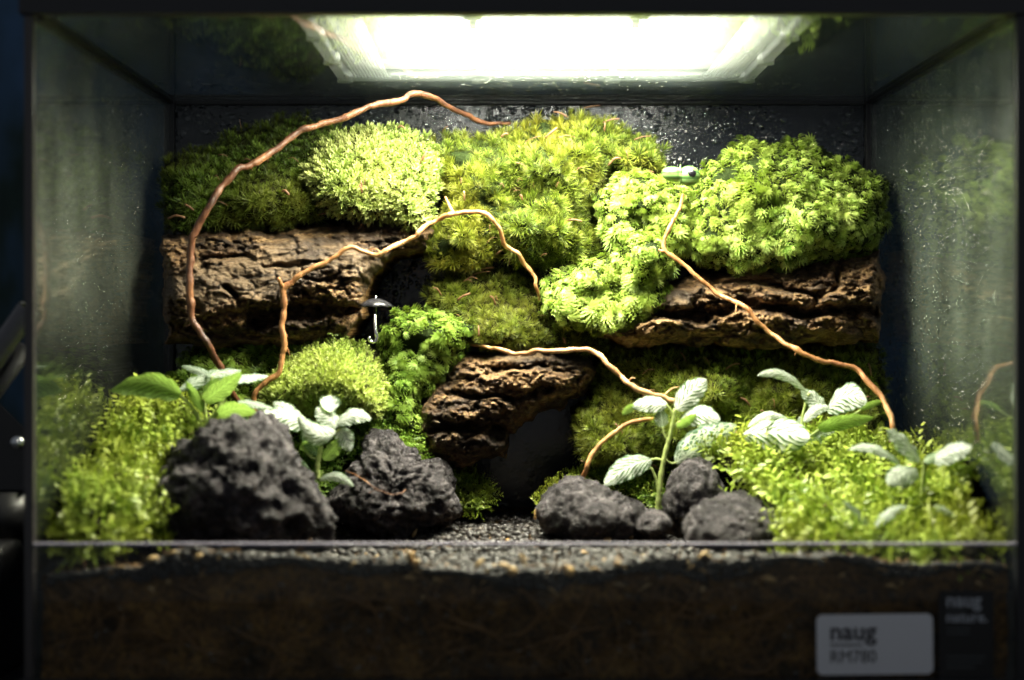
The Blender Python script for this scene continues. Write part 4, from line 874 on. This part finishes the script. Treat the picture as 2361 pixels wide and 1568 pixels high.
plant((1516,1180), 9.0, 'plant with crisp net veined leaves beside the egg shaped rock', [
    ([(1516,1186),(1519,1140),(1526,1080),(1537,1030),(1545,1000),(1552,965),(1556,942)], 9, 5), ([(1518,1140),(1512,1105),(1500,1078)], 5, 3.5), ([(1528,1062),(1515,1058),(1500,1060)], 4, 3),
    ([(1540,1020),(1530,1000),(1527,984)], 4, 3), ([(1545,1000),(1552,985),(1568,970)], 4, 3), ([(1535,1060),(1546,1068),(1560,1066)], 3, 3), ([(1552,960),(1545,945),(1535,932)], 4, 3)], [
    ((1558,945),(1628,874),64,dict(a=18, arch=6, fat=0.7, mat='leaf_white')), ((1538,932),(1456,936),48,dict(a=25, arch=4, mat='leaf_white')), ((1464,935),(1434,956),20,dict(mat='leaf_green', under=True, a=10, arch=3)),
    ((1528,985),(1522,944),38,dict(a=10, arch=0, mat='leaf_vein')), ((1566,972),(1660,968),60,dict(a=30, arch=16, mat='leaf_white', Dt=8.9)), ((1560,985),(1605,955),26,dict(mat='leaf_green', under=True, a=20, arch=0, D=8.95)),
    ((1556,1068),(1698,980),92,dict(a=8, arch=4, mat='leaf_grey', D=9.08, Dt=9.15, fat=0.72)), ((1502,1060),(1393,1118),62,dict(a=18, arch=12, mat='leaf_vein', Dt=8.75))])
plant((1830,1010), 9.1, 'white plant with a curled raised leaf on the right moss bank', [
    ([(1870,1040),(1862,1010),(1850,985),(1852,950),(1865,905)], 6, 4), ([(1850,990),(1835,982),(1826,974)], 4, 3), ([(1858,960),(1885,945),(1905,943)], 4, 3), ([(1862,1010),(1890,990),(1950,965),(1985,945)], 4, 3), ([(1772,1065),(1780,1090),(1790,1110)], 4, 4)], [
    ((1862,905),(1746,866),30,dict(a=35, arch=22, mat='leaf_white', Dt=8.9)), ((1905,945),(1846,900),50,dict(a=30, arch=4)), ((1905,945),(1998,926),78,dict(a=28, arch=22, Dt=8.9)), ((1852,972),(1912,938),32,dict(a=30, arch=12, D=8.95)),
    ((1828,975),(1724,984),28,dict(a=45, arch=24, Dt=8.9)), ((1712,1000),(1866,1012),96,dict(a=22, arch=10, Dt=8.75, droop=0.6)), ((1885,990),(2012,962),44,dict(mat='leaf_green', under=True, a=20, arch=6, Dt=8.8)),
    ((1980,945),(2036,925),18,dict(mat='leaf_green', under=True, a=20, arch=3)), ((1846,960),(1842,998),18,dict(a=10, arch=0)), ((1880,1005),(1930,985),34,dict(mat='leaf_vein', a=30, arch=6)), ((1862,1012),(1905,1020),30,dict(mat='leaf_green', a=30, arch=8))])
plant((2124,1175), 8.35, 'broad leaved grey green plant in the right front corner', [
    ([(2124,1180),(2126,1130),(2130,1085),(2128,1064)], 7, 5), ([(2095,1180),(2098,1130),(2108,1085)], 4, 3)], [
    ((2122,1064),(2044,990),70,dict(a=46, arch=8, mat='leaf_white', fat=0.75)), ((2075,1070),(1956,1036),38,dict(a=50, arch=20, mat='leaf_white')), ((2148,1062),(2240,1032),62,dict(a=48, arch=6, mat='leaf_white', D=8.25, Dt=8.1)), ((2112,1080),(2046,1118),66,dict(a=40, arch=6, mat='leaf_white', Dt=8.1)),
    ((2130,1066),(2170,1045),30,dict(mat='leaf_green', a=48, arch=2, D=8.25))])
plant((2010,1230), 8.0, 'small low pair of narrow veined leaves in the right moss bank', [([(2010,1240),(2011,1225),(2011,1212)], 4, 3)], [
    ((2008,1216),(1942,1155),28,dict(a=48, arch=6, mat='leaf_vein')), ((2014,1216),(2090,1166),34,dict(a=48, arch=10, mat='leaf_vein')), ((2022,1212),(2050,1190),12,dict(a=50, arch=3, mat='leaf_green'))])
plant((2190,1215), 8.0, 'single drooping small leaf sprig low beside the right pane', [([(2178,1222),(2160,1195),(2152,1168)], 3, 2)], [((2152,1168),(2208,1196),26,dict(a=48, arch=6, mat='leaf_vein'))])
# tiny clover seedling beside the moss ball
sd = empty('clover_seedling', P(768, 790, 9.2)); tag(sd, 'tiny two leaved seedling on top of the round moss ball', 'seedling')
wobj('stem', *tube(catmull([P(768,795,9.2), P(769,782,9.2), P(766,772,9.2)], 5), 0.0025, 6), M['stem'], sd)
for dx, dy in ((-8, 770), (6, 773)): v0, f0 = ico(2); wobj('leaf', v0*np.array([0.016,0.012,0.006])+np.array(P(768+dx, dy, 9.2)), f0, M['plume'], sd)
# ---------------------------------------------------------------- miniature umbrella and toy beetle
ub = empty('miniature_umbrella', P(862, 790, 9.45)); tag(ub, 'tiny black umbrella with silver hooked handle standing in the moss', 'umbrella')
def umbrella():
    c = np.array(P(866, 692, 9.45)); s = 9.45/F; n = 8; V = [c+np.array([0, 0, 4*s])]; Fc = []
    rings = [(12, 3), (24, -2), (34, -8), (42, -16)]
    for R_, z in rings:
        for k in range(n*4):
            a = 2*math.pi*k/(n*4); sc_ = 1-0.09*(abs(math.sin(a*n/2))**0.8)*(R_/42); dz = 2.2*abs(math.sin(a*n/2))*(R_/42)**2
            V.append(c+np.array([math.cos(a)*R_*sc_*s, math.sin(a)*R_*sc_*s, (z+dz)*s]))
    m = n*4
    for k in range(m): Fc.append((0, 1+k, 1+(k+1)%m))
    for r_ in range(len(rings)-1):
        for k in range(m): Fc.append((1+r_*m+k, 1+(r_+1)*m+k, 1+(r_+1)*m+(k+1)%m, 1+r_*m+(k+1)%m))
    o = wobj('canopy', np.array(V), Fc, principled('umbrella_black', (0.02,0.02,0.024), 0.25), ub)
    md = o.modifiers.new('solid', 'SOLIDIFY'); md.thickness = 0.004
    wobj('tip', *tube([P(866,690,9.45), P(866,683,9.45)], 0.005, 8), M['chrome'], ub)
    wobj('handle', *tube(catmull([P(866,694,9.45), P(864,730,9.4), P(866,765,9.37), P(869,778,9.37), P(864,787,9.37), P(854,787,9.37), P(850,777,9.37)], 5), 0.0095, 10), M['chrome'], ub)
umbrella()
bt = empty('toy_beetle', P(1568, 412, 9.75)); tag(bt, 'glossy green toy beetle with one round dark eye nestled in the moss by the mound', 'toy')
tm = NT('toy_green'); pp = tm.pos(); wv = tm.n('ShaderNodeTexWave', wave_type='BANDS', bands_direction='Z', i_Vector=pp); wv.inputs['Scale'].default_value = 9; wv.inputs['Distortion'].default_value = 0.6
toy = tm.done(tm.n('ShaderNodeBsdfPrincipled', i_Base_Color=tm.ramp(wv.outputs[0], [(0.3, (0.05,0.11,0.03)), (0.7, (0.15,0.25,0.08))]), i_Roughness=0.18))
v0, f0 = ico(4)
def ell(px, py, D, rx, ry, rz, rot=0.0):
    s = D/F; V = v0*np.array([rx*s, rz*s, ry*s]); c_, s_ = math.cos(rot), math.sin(rot)
    return np.stack([V[:,0]*c_-V[:,2]*s_, V[:,1], V[:,0]*s_+V[:,2]*c_], -1)+np.array(P(px, py, D)), f0
wobj('wing_case', *ell(1553, 402, 9.5, 29, 18, 20, -0.12), toy, bt); wobj('head', *ell(1588, 406, 9.49, 26, 24, 24), toy, bt)
wobj('eye', *ell(1595, 400, 9.435, 9.5, 9, 5), principled('toy_eye', (0.012,0.012,0.015), 0.12), bt)
v, f = tube([P(1568+2*math.sin(k/12*math.pi)*0, 402+22*math.cos(k/12*math.pi*2), 9.5-0.052*math.sin(k/12*math.pi*2)) for k in range(13)], 0.004, 6, cap=False); wobj('collar', v, f, toy, bt)
# ---------------------------------------------------------------- clamp stand outside, left
stand = empty('spring_arm_stand', (-2.95, 0.6, -0.02)); tag(stand, 'black spring arm lamp stand outside the left pane, cropped by the frame', 'lamp stand')
Ds = 8.3
a0, a1 = np.array(P(-60, 890, Ds)), np.array(P(66, 712, Ds)); ax_ = (a1-a0)/np.linalg.norm(a1-a0); e1 = np.cross(ax_, [0, 1, 0]); e1 /= np.linalg.norm(e1); e2 = np.cross(ax_, e1)
N = 900; tt = np.linspace(0, 1, N); th = tt*2*math.pi*34
coil = a0+(a1-a0)*tt[:,None]+0.05*(np.cos(th)[:,None]*e1+np.sin(th)[:,None]*e2); wobj('spring', *tube(coil, 0.011, 6), principled('spring_steel', (0.16,0.16,0.17), 0.28, 1.0), stand)
wobj('arm', *tube(np.array([P(-90, 1010, Ds+.1), P(60, 800, Ds+.1)]), 0.045, 10), M['black_plastic'], stand)
pl = []
py_ = [(-60,880),(0,930),(70,1000),(70,1060),(66,1130),(-60,1130)]
Vp = [P(x, y, Ds-.02) for x, y in py_]+[P(x, y, Ds+.2) for x, y in py_]; n = 6
wobj('bracket', np.array(Vp), [tuple(range(n))[::-1], tuple(range(n, 2*n))]+[(k, (k+1)%n, n+(k+1)%n, n+k) for k in range(n)], M['black_plastic'], stand, smooth=False)
c = np.array(P(42, 1020, Ds-.02)); wobj('screw', *join([cyl(c-[0,.0,0], c-[0,.03,0], 0.036, 0.03, 20), cyl(c-[0,.03,0], c-[0,.036,0], 0.018, 0.014, 6)]), M['chrome'], stand)
c = np.array(P(30, 1240, Ds+.1)); wobj('post', *cyl((c[0]-.06, c[1], c[2]), (c[0]-.06, c[1], P(0, 1130, Ds+.1)[2]), 0.17, 0.17, 28), M['black_plastic'], stand)
z1 = P(0, 1240, Ds)[2]; z0 = P(0, 1345, Ds)[2]
part_ = box(-3.6, -2.52, 0.35, 1.2, z0, z1, 0.05); wobj('base', *part_, M['black_plastic'], stand)
wobj('foot', *box(-3.5, -2.6, 0.4, 1.15, -0.02, z0, 0.02), M['black_plastic'], stand)
for o in bpy.data.objects:
    if '_org' in o.keys(): del o['_org']
